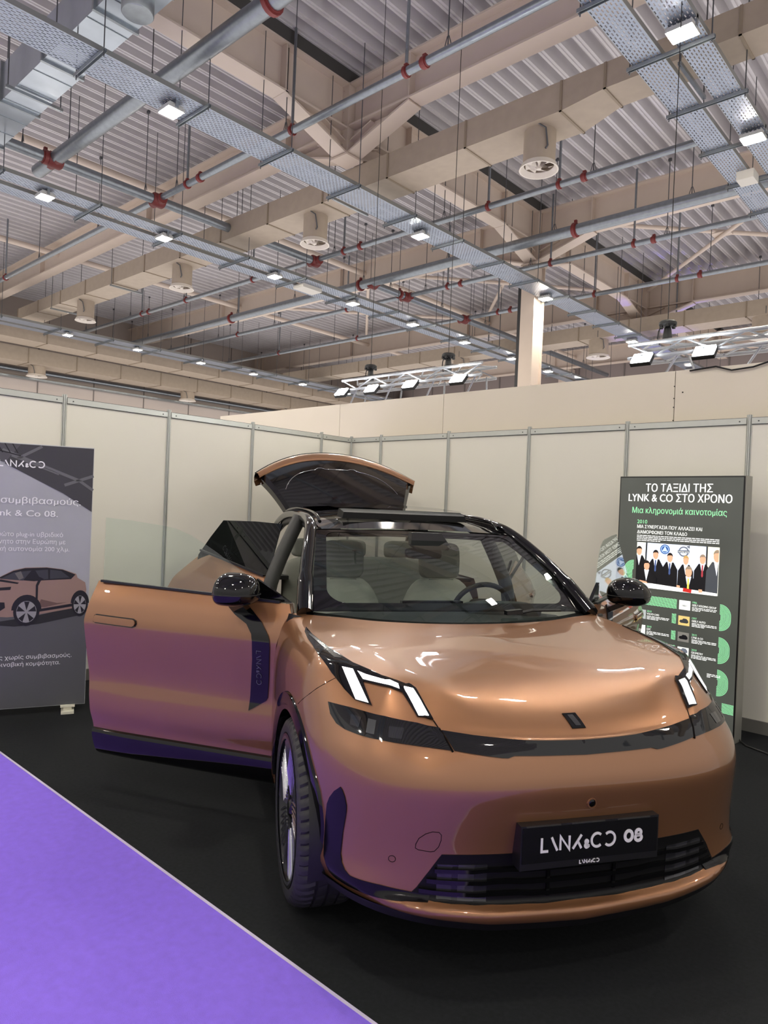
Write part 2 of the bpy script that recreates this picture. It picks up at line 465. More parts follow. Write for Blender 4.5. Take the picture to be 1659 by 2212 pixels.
branch(4.30, ZP, .055, -20.5, 2.5, 'thin grey pipe in front of the duct fans, ending at the right trays', cps=(-4.3, .75, -13.0), stiff=(-4.8, -1.1, .3, -8.0, -13.4, -11.0))
branch(6.15, ZP, .105, -20.5, 13, 'fat grey pipe crossing right in front of the column top', cps=(-6.1, -.35, -11.5), hang=2.6, h0=1.5)
branch(7.46, ZP, .055, -20.5, 2.6, 'thin grey pipe crossing just behind the column knees', cps=(-4.0, .65), stiff=(-4.4, -1.6, .25, -7.9, -13))
branch(10.0, ZP, .055, -20.5, 13, 'thin grey pipe crossing behind the column', cps=(-4.2, .7), stiff=(-4.6, -1.8, .2, -10, -14))
branch(13.85, ZP, .055, -20.5, 13, 'farthest thin grey pipe, low over the trusses', cps=(-4.6, -4.2), stiff=(-7.5, -1.2, 2.0))
def main_pipe(y0, y1, z, r, lab, tees):
    t = thing('sprinkler_main', lab, 'pipe', (0, 0, 0), 0, 'sprinkler mains')
    MB().tube([(-5.73, y0, z), (-5.73, y1, z)], r, 16).build('tube', M['pipe'], t, 40)
    for y in tees:
        mb = MB(); rr = r*1.45
        mb.tube([(-5.73, y-.12, z), (-5.73, y-.09, z), (-5.73, y+.09, z), (-5.73, y+.12, z)], [r*1.15, rr, rr, r*1.15], 16)
        mb.tube([(-5.73, y, z), (-5.55, y, z)], r*1.1, 12); mb.tube([(-5.73, y, z), (-5.91, y, z)], r*1.1, 12)
        mb.build('tee', M['red'], t, 40)
    coupling(t, (-5.73, y0+1.05, z), (0, 1, 0), r)
    rods(t, [(-5.73, y0+.7+2.1*k) for k in range(int((y1-y0)/2.1))], z+r)
main_pipe(-2.6, 4.42, ZP-.02, .085, 'grey main pipe with red tees running back over the double tray', (-1.40, 0.45, 4.30))
main_pipe(6.15, 19.3, ZP-.02, .085, 'grey main pipe with red tees running from the fat pipe past the column', (6.2, 7.46, 10.0, 13.85))

# perforated cable trays
ZT = 6.5
def tray_sheet(par, x0, x1, y0, y1, z=ZT):
    MB().box(x0+.004, x1-.004, y0, y1, z, z+.003).build('perforated_sheet', M['tray'], par)
    mb = MB(); mb.box(x0, x0+.004, y0, y1, z, z+.06); mb.box(x1-.004, x1, y0, y1, z, z+.06)
    mb.build('side_rail', M['traylip'], par)
def strut_bar(par, x0, x1, y):
    mb = MB(); mb.box(x0, x1, y-.02, y-.016, ZT-.045, ZT-.004); mb.box(x0, x1, y+.016, y+.02, ZT-.045, ZT-.004); mb.box(x0, x1, y-.016, y+.016, ZT-.008, ZT-.004)
    mb.build('strut_bar', M['galv'], par)
    for x in (x0+.03, x1-.03):
        MB().tube([(x, y, ZT-.08), (x, y, 8.63)], .007, 6).build('threaded_rod', M['rod'], par)
def tray(lab, sheets, y0, y1, s0, step, ext=.1):
    t = thing('cable_tray', lab, 'cable tray', (0, 0, 0), 0, 'perforated cable trays')
    for a, b in sheets: tray_sheet(t, a, b, y0, y1)
    y = s0
    while y < y1: strut_bar(t, min(a for a, b in sheets)-ext, max(b for a, b in sheets)+ext, y); y += step
    return t
tray('single wide perforated tray descending from the top left past the column', [(-2.0, -1.46)], -13, 19.5, -2.72-1.3*4, 1.32)
tray('double perforated tray left of the column', [(-6.22, -5.90), (-5.72, -5.38)], -13, 19.5, -2.3-1.5*4, 1.5)
tray('farthest double perforated tray near the left hall wall', [(-15.85, -15.50), (-15.3, -14.8)], -10, 19.5, -2.3, 1.6)
tray('pair of perforated trays in the top right corner', [(2.88, 3.20), (3.36, 3.66)], -13, 19.5, 1.16-1.15*6, 1.15, .06)
# junction boxes on trays
tag(MB().box(3.06, 3.28, 4.25, 4.5, ZT-.12, ZT).build('junction_box', mat('grey plastic box', (196, 192, 184), .5)), 'grey junction box under the right hand perforated tray', 'junction box')
tag(MB().box(-5.95, -5.62, 3.9, 4.45, ZT-.08, ZT).build('junction_box', MATS['grey plastic box']), 'grey junction box under the double perforated tray', 'junction box')

# hall floodlights under the trays
def floodlight(x, y, lab, group, z=6.40):
    t = thing('floodlight', lab, 'floodlight', (x, y, z), 0, group)
    mb = MB(); mb.box(-.13, .13, -.11, .11, .004, .05)
    for k in range(6): mb.box(-.12+k*.045, -.11+k*.045, -.09, .09, .05, .075)
    mb.build('housing', M['lamp_body'], t)
    MB().box(-.115, .115, -.095, .095, -.004, .003).build('lens', M['lamp'], t)
    mb = MB(); mb.box(-.14, -.132, -.02, .02, .02, .14); mb.box(.132, .14, -.02, .02, .02, .14); mb.box(-.14, .14, -.02, .02, .132, .14)
    mb.build('bracket', M['galv'], t)
def series(x, ys, what, group, first_vis):
    k = 0; j_ = 0
    for y in ys:
        if y < first_vis: lab = 'unseen floodlight under %s, %s from open end' % (what, ORD[j_]); j_ += 1
        else: lab = '%s floodlight from the front under %s' % (ORD[k], what); k += 1
        floodlight(x, y, lab, group)
series(-1.77, [-11.2, -6.4, -1.6, 3.24, 7.61, 12.27, 16.8], 'the single wide tray', 'lamps under the single tray', -2)
series(-5.62, [-11.0, -6.2, -3.9, -1.57, .54, 3.11, 5.44, 7.64, 9.92, 12.4, 14.65, 16.9], 'the double tray left of the column', 'lamps under the double tray', -2)
series(-15.05, [-6.5, -1.7, .6, 2.85, 5.08, 7.43, 9.69, 12.1, 14.56, 16.9], 'the farthest left tray', 'lamps under the far tray', 2)
series(3.52, [-10.5, -6.0, -3.5, .83, 3.29, 7.9, 12.4], 'the right hand pair of trays', 'lamps under the right trays', 0)
series(8.6, [-9.0, -4.4, .6, 5.2], 'a tray further right', 'lamps further right', 99)

# beige ducts with axial fans
def duct_run(lab, segs, seam=1.05, axis='x'):
    # segs: list of (a, b, c0, c1, z0, z1) along axis a..b with cross extents c0..c1
    t = thing('air_duct', lab, 'duct', (0, 0, 0), 0, 'beige air ducts')
    for i, (a0, c0, c1, z0, z1) in enumerate(segs[:-1]):
        a1, d0, d1, w0, w1 = segs[i+1]
        if axis == 'x': v = [(a0, c0, z0), (a0, c1, z0), (a0, c1, z1), (a0, c0, z1), (a1, d0, w0), (a1, d1, w0), (a1, d1, w1), (a1, d0, w1)]
        else: v = [(c0, a0, z0), (c1, a0, z0), (c1, a0, z1), (c0, a0, z1), (d0, a1, w0), (d1, a1, w0), (d1, a1, w1), (d0, a1, w1)]
        MB().add(v, [(3, 2, 1, 0), (4, 5, 6, 7), (0, 1, 5, 4), (1, 2, 6, 5), (2, 3, 7, 6), (3, 0, 4, 7)]).build('duct_section', M['duct'], t)
        n = max(1, int(abs(a1-a0)/seam))
        for k in range(n+1):
            if k == n and i < len(segs)-2: continue
            f = k/n; a = a0+(a1-a0)*f
            e0, e1, g0, g1 = c0+(d0-c0)*f, c1+(d1-c1)*f, z0+(w0-z0)*f, z1+(w1-z1)*f
            o = .014; mb = MB()
            if axis == 'x':
                mb.box(a-.015, a+.015, e0-o, e1+o, g0-o, g0); mb.box(a-.015, a+.015, e0-o, e0, g0-o, g1); mb.box(a-.015, a+.015, e1, e1+o, g0-o, g1)
            else:
                mb.box(e0-o, e1+o, a-.015, a+.015, g0-o, g0); mb.box(e0-o, e0, a-.015, a+.015, g0-o, g1); mb.box(e1, e1+o, a-.015, a+.015, g0-o, g1)
            mb.build('flange', M['duct_seam'], t)
    return t
dk = duct_run('long beige duct carrying fans across the whole roof', [(-16.6, 1.98, 2.62, 6.92, 7.24), (-9.0, 1.98, 2.62, 6.88, 7.27), (1.55, 2.02, 2.68, 6.88, 7.27), (2.15, 2.02, 2.52, 6.95, 7.27), (13, 2.02, 2.52, 6.95, 7.27)], 1.5)
for x in (-14, -10.5, -6.5, -2.6, 3.1):
    MB().box(x-.02, x+.02, 1.9, 2.75, 6.80, 6.84).build('support_bar', M['galv'], dk)
    rods(dk, [(x, 1.93), (x, 2.72)], 6.8, clevis=False)
duct_run('beige duct crossing at the far end above the trusses', [(-20.5, 13.0, 13.7, 6.85, 7.25), (10, 13.0, 13.7, 6.85, 7.25)], 1.5)
duct_run('upper beige duct along the left hall wall', [(-10, -18.5, -17.5, 6.55, 7.2), (21.4, -18.5, -17.5, 6.55, 7.2)], 1.6, 'y')
duct_run('lower stepped beige duct along the left hall wall', [(-10, -20.0, -19.0, 6.1, 6.6), (21.4, -20.0, -19.0, 6.1, 6.6)], 1.6, 'y')
def axial_fan(x, y, ztop, zring, r, lab):
    t = thing('axial_fan', lab, 'fan', (x, y, zring), 0, 'duct fans')
    h = ztop-zring
    MB().lathe([(r*.93, h), (r*.93, .05), (r*.88, .05), (r*.88, h)], n=32, close=True).build('casing', M['duct'], t, 40)
    MB().lathe([(r*.90, .07), (r*1.0, .06), (r*1.12, .0), (r*1.14, -.012), (r*1.05, -.012), (r*.86, .05)], n=32, close=True).build('outlet_ring', M['fanw'], t, 40)
    mb = MB(); mb.lathe([(0, .0), (r*.14, .0), (r*.16, .03), (r*.16, .12), (0, .12)], n=16)
    mb.build('hub', M['fanw'], t, 40)
    for k in range(7):
        a = 2*PI*k/7; mb = MB()
        p = []
        for rr, w, tw in ((r*.14, .16, .55), (r*.5, .26, .40), (r*.83, .36, .28)):
            for s in (-1, 1):
                aa = a+s*w; p.append((rr*math.cos(aa), rr*math.sin(aa), .06+s*tw*.07))
        mb.add(p, [(0, 1, 3, 2), (2, 3, 5, 4)]); mb.build('blade', M['fanw'], t)
    MB().tube([(r*.35, -r*.98, h+.16), (r*.35, -r*.98, h-.02), (r*.8, -r*.75, h-.1), (r*.85, -r*.55, h-.32), (r*.75, -r*.6, h-.36)], .012, 6).build('conduit', M['rod'], t, 40)
fl = ['nearest duct fan, right of the picture centre', 'second duct fan, in the middle above the double tray', 'third duct fan, above the left end of the booth wall', 'leftmost duct fan on the long beige duct']
for (x, lab) in zip((1.08, -3.5, -7.95, -12.75), fl): axial_fan(x, 2.33, 6.92, 6.38, .235, lab)
axial_fan(-19.5, 3.7, 6.15, 5.75, .3, 'fan under the wall duct at the far left edge')
axial_fan(-19.5, 9.7, 6.15, 5.75, .3, 'fan under the wall duct above the booth wall joint')
axial_fan(-19.5, 15.0, 6.15, 5.75, .3, 'farthest fan under the wall duct')
axial_fan(-3.22, 13.3, 6.90, 6.35, .3, 'fan on the far duct beside the column')
axial_fan(-8.2, 13.3, 6.90, 6.35, .3, 'fan on the far duct behind the left truss')
axial_fan(1.2, 13.3, 6.90, 6.35, .3, 'fan on the far duct at the right picture edge')
# galvanised duct at the top left with a capped stub
t = thing('galvanised_duct', 'shiny galvanised duct with capped round stub in the top left corner', 'duct', (0, 0, 0))
MB().box(-9, 6, -2.66, -2.18, 7.02, 7.52).build('duct_section', mat('bright galvanised sheet', (176, 184, 192), .3, .85, noise=.2, nscale=3), t)
for k in range(10): MB().box(-8.6+1.4*k-.02, -8.6+1.4*k+.02, -2.69, -2.15, 6.99, 7.55).build('flange', M['galv'], t)
for k in range(28): MB().box(-8.8+.5*k-.004, -8.8+.5*k+.004, -2.67, -2.17, 7.012, 7.02).build('seam', M['galv'], t)
MB().lathe([(0, -.22), (.16, -.22), (.168, -.21), (.168, -.02), (.16, 0), (.16, .02)], (-1.02, -2.46, 7.02), n=28).build('capped_stub', M['galv'], t, 40)
for x in (-3.9, -2.4, -.4):
    MB().box(x-.02, x+.02, -2.78, -2.04, 6.96, 7.0).build('support_bar', M['galv'], t)
    rods(t, [(x, -2.75), (x, -2.07)], 6.96, clevis=False)
# wall trays under the left hall wall ducts
tag(MB().box(-20.68, -20.35, -10, 21.3, 5.75, 5.81).build('wall_tray', M['galv']), 'grey cable shelf fixed along the left hall wall', 'cable tray')
mb = MB()
tag(MB().tube([(-20.45, -10, 6.05), (-20.45, 21.3, 6.05)], .07, 10).build('wall_pipe', M['pipe'], smooth=40), 'dark pipe running along the left hall wall', 'pipe')

# ------------------------------------------------------------------ lighting trusses and hoists above the white wall
def truss(x0, x1, y, z, lab, feet):
    t = thing('lighting_truss', lab, 'truss', (0, 0, 0), 0, 'white lighting trusses')
    a = .29; hh = .13; c = [(y, z), (y+a, z), (y+a, z+hh), (y, z+hh)]
    mb = MB()
    for (yy, zz) in c: mb.tube([(x0, yy, zz), (x1, yy, zz)], .018, 10)
    mb.build('chord', M['truss'], t, 40)
    mb = MB(); n = int((x1-x0)/.25)
    for k in range(n):
        xa, xb = x0+(x1-x0)*k/n, x0+(x1-x0)*(k+1)/n
        for i in range(4):
            p, q = c[i], c[(i+1) % 4]
            if k % 2: p, q = q, p
            mb.tube([(xa, *p), (xb, *q)], .009, 6)
    mb.build('lacing', M['truss'], t, 40)
    for f in feet:
        MB().tube([(f, y+.05, z), (f-.11, y+.05, 3.0)], .011, 6).build('leg', M['truss'], t, 40)
        MB().tube([(f+.05, y+.2, z), (f+.16, y+.05, 3.0)], .011, 6).build('leg', M['truss'], t, 40)
    return t
YT = 0.40
truss(-.62, 1.62, YT, 3.19, 'short white lighting truss left of the column', (-.4, .22, .9, 1.5))
truss(3.3, 8.5, YT, 3.17, 'long white lighting truss running off the right edge', (3.75, 4.45, 5.6, 6.8))
def led_flood(x, lab, g, z=3.26):
    t = thing('led_flood', lab, 'floodlight', (x, YT-.08, z), 0, g)
    mb = MB(); mb.box(-.095, .095, .02, .06, -.07, .07); o = mb.build('housing', M['black'], t); o.rotation_euler = (-.75, 0, 0)
    o = MB().box(-.085, .085, .008, .018, -.06, .06).build('lens', M['lampw'], t); o.rotation_euler = (-.75, 0, 0)
    MB().box(-.02, .02, .02, .1, -.02, .02).build('clamp', M['black'], t)
for k, x in enumerate((-.56, -.02, .62, 1.34)): led_flood(x, ['leftmost', 'second', 'third', 'rightmost'][k]+' white LED flood on the short truss', 'floods on the short truss', 3.17)
for k, x in enumerate((3.46, 4.02, 5.2, 6.4)): led_flood(x, ORD[k]+' white LED flood from the left on the long truss', 'floods on the long truss', 3.16)
def hoist(x, y, z, lab, ztop, up=True):
    t = thing('chain_hoist', lab, 'hoist', (x, y, z), 0, 'black chain hoists')
    mb = MB(); mb.lathe([(0, .15), (.065, .15), (.08, .135), (.08, .115), (.065, .10), (0, .10)], n=20)
    for a in range(6): mb.box(.065*math.cos(a)-.012, .065*math.cos(a)+.012, .065*math.sin(a)-.012, .065*math.sin(a)+.012, .085, .11)
    mb.build('motor', M['black'], t, 40)
    MB().lathe([(0, -.05), (.045, -.05), (.045, -.02), (.032, .08), (.02, .10), (0, .10)], n=16).build('chain_bag', M['black'], t, 40)
    MB().tube([(0, 0, .15), (0, 0, ztop-z)], .004, 6).build('chain', M['black'], t)
    MB().tube([(-.06, 0, .12), (-.085, 0, .06), (-.09, 0, 0), (-.07, 0, -.06)], .006, 6).build('cable', M['black'], t)
hoist(-.22, YT+.12, 3.36, 'black chain hoist over the left half of the short truss', 8.4)
hoist(1.05, YT+.12, 3.36, 'black chain hoist over the right half of the short truss', 8.4)
hoist(3.62, YT+.12, 3.36, 'black chain hoist over the long truss', 8.4)
tag(MB().tube([(3.9, YT-.06, 2.985), (4.12, YT-.06, 3.0), (4.25, YT-.062, 2.955), (4.42, YT-.062, 2.965), (4.62, YT-.06, 3.02), (4.85, YT-.06, 3.02), (5.3, YT-.06, 3.03)], .008, 6).build('power_cable', M['black'], smooth=40), 'dark cable hanging over the top edge of the white wall', 'cable')
# blue stage projector of the stand behind, throwing light up at the single tray
t = thing('stage_light', 'blue stage projector standing behind the white wall', 'stage light', (-1.75, 13.8, 0))
MB().box(-.2, .2, -.2, .2, 2.6, 3.0).build('housing', M['black'], t)
MB().tube([(0, 0, 0), (0, 0, 2.6)], .03, 8).build('stand', M['black'], t)
MB().lathe([(0, 3.01), (.15, 3.01), (.15, 3.0)], n=20).build('lens', M['bluel'], t)
sp = bpy.data.lights.new('blue_beam', 'SPOT'); sp.energy = 500; sp.color = (.12, .10, 1.0); sp.spot_size = 0.7; sp.spot_blend = .6; sp.shadow_soft_size = .12
so = bpy.data.objects.new('blue_beam', sp); COL.objects.link(so); so.parent = t; so.location = (0, 0, 3.1)
so.rotation_euler = (Vector((.0, -.1, 3.0))).to_track_quat('-Z', 'Y').to_euler()
# ------------------------------------------------------------------ the car (x to its left, y forward, z up; P() turns that into object space)
def P(x, y, z): return (x, -y, z)
def lerp_tab(t, tab):
    if t <= tab[0][0]: return tab[0][1]
    for (a, b), (c, d) in zip(tab[:-1], tab[1:]):
        if t <= c: return b+(d-b)*(t-a)/(c-a)
    return tab[-1][1]
def smooth_tab(t, tab):
    # Catmull-Rom through a table
    n = len(tab)
    if t <= tab[0][0]: return tab[0][1]
    if t >= tab[-1][0]: return tab[-1][1]
    for i in range(n-1):
        if t <= tab[i+1][0]:
            x0, y0 = tab[i]; x1, y1 = tab[i+1]; h = x1-x0; u = (t-x0)/h
            def slope(k):
                if k == 0: return (tab[1][1]-tab[0][1])/(tab[1][0]-tab[0][0])
                if k == n-1: return (tab[-1][1]-tab[-2][1])/(tab[-1][0]-tab[-2][0])
                a = (tab[k][1]-tab[k-1][1])/(tab[k][0]-tab[k-1][0]); b = (tab[k+1][1]-tab[k][1])/(tab[k+1][0]-tab[k][0])
                return 0 if a*b <= 0 else 2*a*b/(a+b)
            m0, m1 = slope(i), slope(i+1)
            return (2*u**3-3*u*u+1)*y0+(u**3-2*u*u+u)*h*m0+(-2*u**3+3*u*u)*y1+(u**3-u*u)*h*m1
def crom(pts, n):
    # Catmull-Rom polyline through 3-D or 2-D points, n samples per span
    pts = [Vector(p) for p in pts]; out = []
    for i in range(len(pts)-1):
        p0 = pts[max(0, i-1)]; p1 = pts[i]; p2 = pts[i+1]; p3 = pts[min(len(pts)-1, i+2)]
        for k in range(n):
            t = k/n
            out.append(0.5*((2*p1)+(p2-p0)*t+(2*p0-5*p1+4*p2-p3)*t*t+(3*p1-p0-3*p2+p3)*t**3))
    out.append(pts[-1]); return out

paint = mat('copper paint', (148, 104, 70), 0.37, 0.62, coat=1.0, noise=0.05, nscale=900, coat_rough=0.015)
MATS['copper paint'].node_tree.nodes['Principled BSDF'].inputs['Coat IOR'].default_value = 1.5
gloss = mat('gloss black', (7, 7, 9), 0.06, 0.0, spec=0.5)
satin = mat('satin black', (16, 16, 18), 0.45)
rubber = mat('tyre rubber', (40, 40, 42), 0.55)
smoke = mat('smoked lamp cover', (12, 13, 15), 0.04, 0.0, spec=0.6)
chrome = mat('bright metal', (205, 207, 210), 0.15, 1.0)
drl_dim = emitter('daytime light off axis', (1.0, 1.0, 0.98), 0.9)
drl = emitter('daytime light', (1.0, 1.0, 0.98), 3.2)
seam_m = mat('panel gap', (12, 8, 7), 0.9, spec=0.1)
CAR = thing('car', 'copper SUV with all four doors and the tailgate standing open', 'car', (4.385678, -3.35836, 0), math.radians(57.778))

# plan curve of the nose at its widest level, from the centre line round to the door cut (x, y)
PLAN = crom([(0, .79), (.16, .789), (.32, .782), (.45, .766), (.57, .737), (.67, .692), (.75, .630), (.81, .560), (.86, .470), (.897, .370), (.920, .26), (.934, .12), (.941, -.05), (.945, -.30), (.945, -.575)], 9)
def plan_n(i):
    a = PLAN[max(0, i-1)]; b = PLAN[min(len(PLAN)-1, i+1)]; t = (b-a)
    if i == 0: return Vector((0, 1))
    t.normalize(); return Vector((-t.y, t.x)) if -t.y > 0 or t.x > 0 else Vector((t.y, -t.x))
PF = [(.20, .06), (.235, .03), (.252, .006), (.275, 0), (.288, .003), (.296, .016), (.303, .036), (.318, .046), (.42, .044), (.48, .040), (.54, .030), (.60, .018), (.66, .006), (.70, 0), (.73, .003), (.77, .018), (.80, .034), (.83, .052), (.86, .076), (.89, .102), (.92, .132), (.95, .166), (.99, .230), (1.03, .30), (1.10, .42)]
PC = [(.20, .04), (.27, .02), (.31, .004), (.335, .0), (.36, .006), (.40, .014), (.48, .014), (.54, .010), (.60, .006), (.66, .001), (.70, 0), (.74, .004), (.78, .014), (.83, .040), (.87, .064), (.90, .086), (.935, .116), (.97, .148), (1.0, .18), (1.03, .215), (1.06, .27), (1.10, .36)]
PS = [(.20, .03), (.30, .012), (.45, .002), (.60, 0), (.74, .0), (.84, .003), (.90, .010), (.95, .022), (.99, .038), (1.02, .056), (1.045, .080), (1.065, .108), (1.08, .14), (1.10, .19)]
PA = [(.20, .03), (.30, .012), (.45, .002), (.60, 0), (.80, .0), (.88, .003), (.94, .010), (.99, .020), (1.03, .032), (1.06, .048), (1.09, .070), (1.11, .10), (1.125, .14), (1.14, .19)]
def nose_off(x, y, z):
    # blend of front, corner, fender and rear-of-fender profiles
    f, c, s, a = smooth_tab(z, PF), smooth_tab(z, PC), smooth_tab(z, PS), smooth_tab(z, PA)
    if x < .45: return f
    if y > .58: w = (.766-y)/(.766-.58); w = w*w*(3-2*w) if w > 0 else 0; return f+(c-f)*w
    if y > .10: w = (.58-y)/.48; w = w*w*(3-2*w); return c+(s-c)*w
    w = min(1, (.10-y)/.66); return s+(a-s)*w
LIPZ = [(0, .245), (.35, .262), (.65, .295), (.85, .310), (1.0, .312)]
AR, AZ = .425, .375
def zlo(x, y):
    if abs(y) < AR: return AZ+math.sqrt(AR*AR-y*y)
    if y < 0: return .30
    return lerp_tab(x, LIPZ)
# hood boundary: centre (front) -> side -> cowl corner, as (x,y,z)
HB = crom([(0, .722, .858), (.18, .715, .862), (.36, .685, .873), (.50, .644, .889), (.526, .612, .911), (.541, .553, .952), (.566, .497, .991), (.662, .420, 1.020), (.745, .285, 1.040), (.800, .08, 1.057), (.832, -.15, 1.070), (.845, -.36, 1.085), (.80, -.52, 1.104)], 8)
# boundary parameter for each plan column: match by direction from an inner axis
def ang(x, y): return math.atan2(x, y+.55)
HBA = [(ang(p.x, p.y), p) for p in HB]
def hb_at(a):
    for (a0, p0), (a1, p1) in zip(HBA[:-1], HBA[1:]):
        if a <= a1: return p0.lerp(p1, 0 if a1 == a0 else (a-a0)/(a1-a0))
    return HB[-1]
LEV = [.20, .235, .25, .26, .275, .282, .289, .294, .299, .304, .310, .316, .322, .328, .335, .345, .36, .38, .41, .44, .47, .50, .53, .56, .60, .63, .66, .68, .70, .715, .73, .75, .77, .79, .81, .83, .85, .87, .89, .91, .93, .95, .97, .99, 1.01, 1.03, 1.05, 1.065, 1.08, 1.095, 1.11, 1.125]
def nose_pt(i, z):
    p = PLAN[i]; n = plan_n(i); lo = lerp_tab(p.x, LIPZ) if p.y > AR else .245
    zz = z
    if p.y > AR and z < .46: zz = .46-(.46-z)*(.46-.245)/(.46-lo)
    d = nose_off(p.x, p.y, zz)
    return Vector((p.x-n.x*d, p.y-n.y*d, z))
def nose_half(sgn):
    cols = []
    for i, p in enumerate(PLAN):
        b = hb_at(ang(p.x, p.y)) if p.y > -.5 else Vector((.80-(.0), -.52-(-.5-p.y)*.6, 1.104+(-.5-p.y)*.1))
        ztop = b.z; lo = zlo(p.x, p.y); col = []
        for z in LEV:
            q = min(max(z, lo), ztop-.012); col.append(nose_pt(i, q))
        col.append(b); cols.append([P(v.x*sgn, v.y, v.z) for v in col])
    return cols
NRM = []
def bvh_of(objs):
    vs, fs = [], []
    for o in objs:
        n = len(vs); vs += [v.co.copy() for v in o.data.vertices]; fs += [tuple(i+n for i in p.vertices) for p in o.data.polygons]
    bv = BVHTree.FromPolygons(vs, fs)
    ns = [Vector((0, 0, 0)) for _ in vs]
    for f in fs:
        q = [vs[i] for i in f]; nn = Vector((0, 0, 0))
        for k in range(1, len(q)-1): nn += (q[k]-q[0]).cross(q[k+1]-q[0])
        for i in f: ns[i] += nn
    key = {}                     # share normals between panels that meet
    for v, n in zip(vs, ns):
        k = tuple(round(c, 4) for c in v); key[k] = key.get(k, Vector((0, 0, 0)))+n
    NRM.append((bv, vs, fs, [key[tuple(round(c, 4) for c in v)].normalized() for v in vs]))
    return bv
def smooth_normal(bv, co, idx, flat_n):
    for b, vs, fs, ns in NRM:
        if b is bv:
            f = fs[idx]; w = poly_3d_calc([vs[i] for i in f], co); n = Vector((0, 0, 0))
            for i, k in zip(f, w): n += ns[i]*k
            if n.length < 1e-6: return flat_n
            n.normalize(); return n if n.dot(flat_n) > 0 else -n
    return flat_n
ISEAM = max(i for i, p in enumerate(PLAN) if p.y > .30)
mb = MB()
for s in (-1, 1): mb.grid(nose_half(s)[:ISEAM+1])
bumper = mb.build('front_bumper', paint, CAR, 40)
fenders = []
for s in (-1, 1):
    fenders.append(MB().grid(nose_half(s)[ISEAM:]).build('front_fender', paint, CAR, 40))
# hood
def hood_rows():
    M_ = [(.722, .858), (.712, .862), (.70, .872), (.685, .886), (.655, .908), (.60, .936), (.53, .962), (.42, .992), (.27, 1.018), (.08, 1.044), (-.08, 1.060), (-.22, 1.073), (-.33, 1.085)]
    E_ = HB[::8]
    front = HB[:25]
    rows = []
    # row 0 = the front edge itself, then sweep back with side points on HB beyond (.50,.644)
    side = HB[24:]; n = len(side); N = 16
    for k in range(n):
        f = k/(n-1); e = side[k]
        yc = smooth_tab(f, [(0, .722), (.08, .690), (.2, .64), (.35, .52), (.5, .36), (.65, .15), (.8, -.08), (1, -.33)])
        zc = smooth_tab(yc, sorted([(a, b) for a, b in M_]))
        row = []
        for j in range(-N, N+1):
            t = j/N; at = abs(t)
            if k == 0:
                q = front[min(24, int(round(at*24)))]; x, y, z = q.x, q.y, q.z
                fr = at*24; i0 = min(23, int(fr)); q = front[i0].lerp(front[i0+1], fr-i0); x, y, z = q.x, q.y, q.z
            else:
                x = e.x*at; y = yc+(e.y-yc)*(at**2.2); z = zc+(e.z-zc)*at**2
                z += .010*math.exp(-((at-.80)/.13)**2)*min(1, f*4)*(1-f*.6)
            row.append(P(x*(1 if t >= 0 else -1), y, z))
        rows.append(row)
    return rows
hood = MB().grid(hood_rows()).build('hood', paint, CAR, 50)
BV = bvh_of([bumper]+fenders+[hood])
# ------------------------------------------------------------------ surface inlays: filled outline laid on a body surface
def inlay(name, poly, m, parent, direction=(0, 1, 0), off=.002, base=-.004, h=.03, bv=None, smooth=45):
    # poly: (x, y, z) car points near the surface, direction: way the surface faces (car frame)
    bv = bv or BV
    d = Vector((direction[0], -direction[1], direction[2])).normalized()
    ref = Vector((0, 0, 1)) if abs(d.z) < .9 else Vector((1, 0, 0))
    u = ref.cross(d).normalized(); w = d.cross(u)
    pts = [Vector(P(*p)) for p in poly]
    p2 = [(p.dot(u), p.dot(w)) for p in pts]; dep = max(p.dot(d) for p in pts)+.25
    b = bmesh.new(); vs = [b.verts.new((x, y, 0)) for x, y in p2]
    for t in tessellate_polygon([[Vector((x, y, 0)) for x, y in p2]]):
        try: b.faces.new([vs[i] for i in t])
        except ValueError: pass
    for _ in range(7):
        le = [e for e in b.edges if e.calc_length() > h]
        if not le: break
        bmesh.ops.subdivide_edges(b, edges=le, cuts=1); bmesh.ops.triangulate(b, faces=b.faces[:])
    top, bot, nrm = [], [], []
    for v in b.verts:
        o = u*v.co.x+w*v.co.y+d*dep
        hit = bv.ray_cast(o, -d, 1.2)
        if hit[0] is None: hit = bv.find_nearest(u*v.co.x+w*v.co.y+d*(dep-.3))
        n = hit[1] if hit[1].dot(d) > 0 else -hit[1]
        top.append(hit[0]+n*off); bot.append(hit[0]+n*base); nrm.append(smooth_normal(bv, hit[0], hit[2], n))
    b.verts.index_update(); b.verts.ensure_lookup_table(); n = len(top)
    fs = []
    for f in b.faces:
        ix = [v.index for v in f.verts]; q = [v.co for v in f.verts]
        if sum(q[k].x*q[(k+1) % len(q)].y-q[(k+1) % len(q)].x*q[k].y for k in range(len(q))) < 0: ix.reverse()
        fs.append(tuple(ix))
    ff = list(fs)+[tuple(i+n for i in f[::-1]) for f in fs]
    # side walls get their own vertices so that the top keeps the body's own smooth shading
    vs = top+bot
    for e in b.edges:
        if len(e.link_faces) == 1:
            i, j = e.verts[0].index, e.verts[1].index
            f = next(f for f in fs if i in f and j in f); k = f.index(i)
            if f[(k+1) % len(f)] != j: i, j = j, i
            m_ = len(vs); vs += [top[j], top[i], bot[i], bot[j]]; ff.append((m_, m_+1, m_+2, m_+3))
    b.free()
    me = bpy.data.meshes.new(name); me.from_pydata(vs, [], ff); me.update()
    me.shade_smooth(); me.materials.append(m)
    fl = [v.normal.copy() for v in me.vertices]
    me.normals_split_custom_set_from_vertices([nrm[i] if i < n else fl[i] for i in range(len(vs))])
    ob = bpy.data.objects.new(name, me); COL.objects.link(ob); ob.parent = parent
    return ob
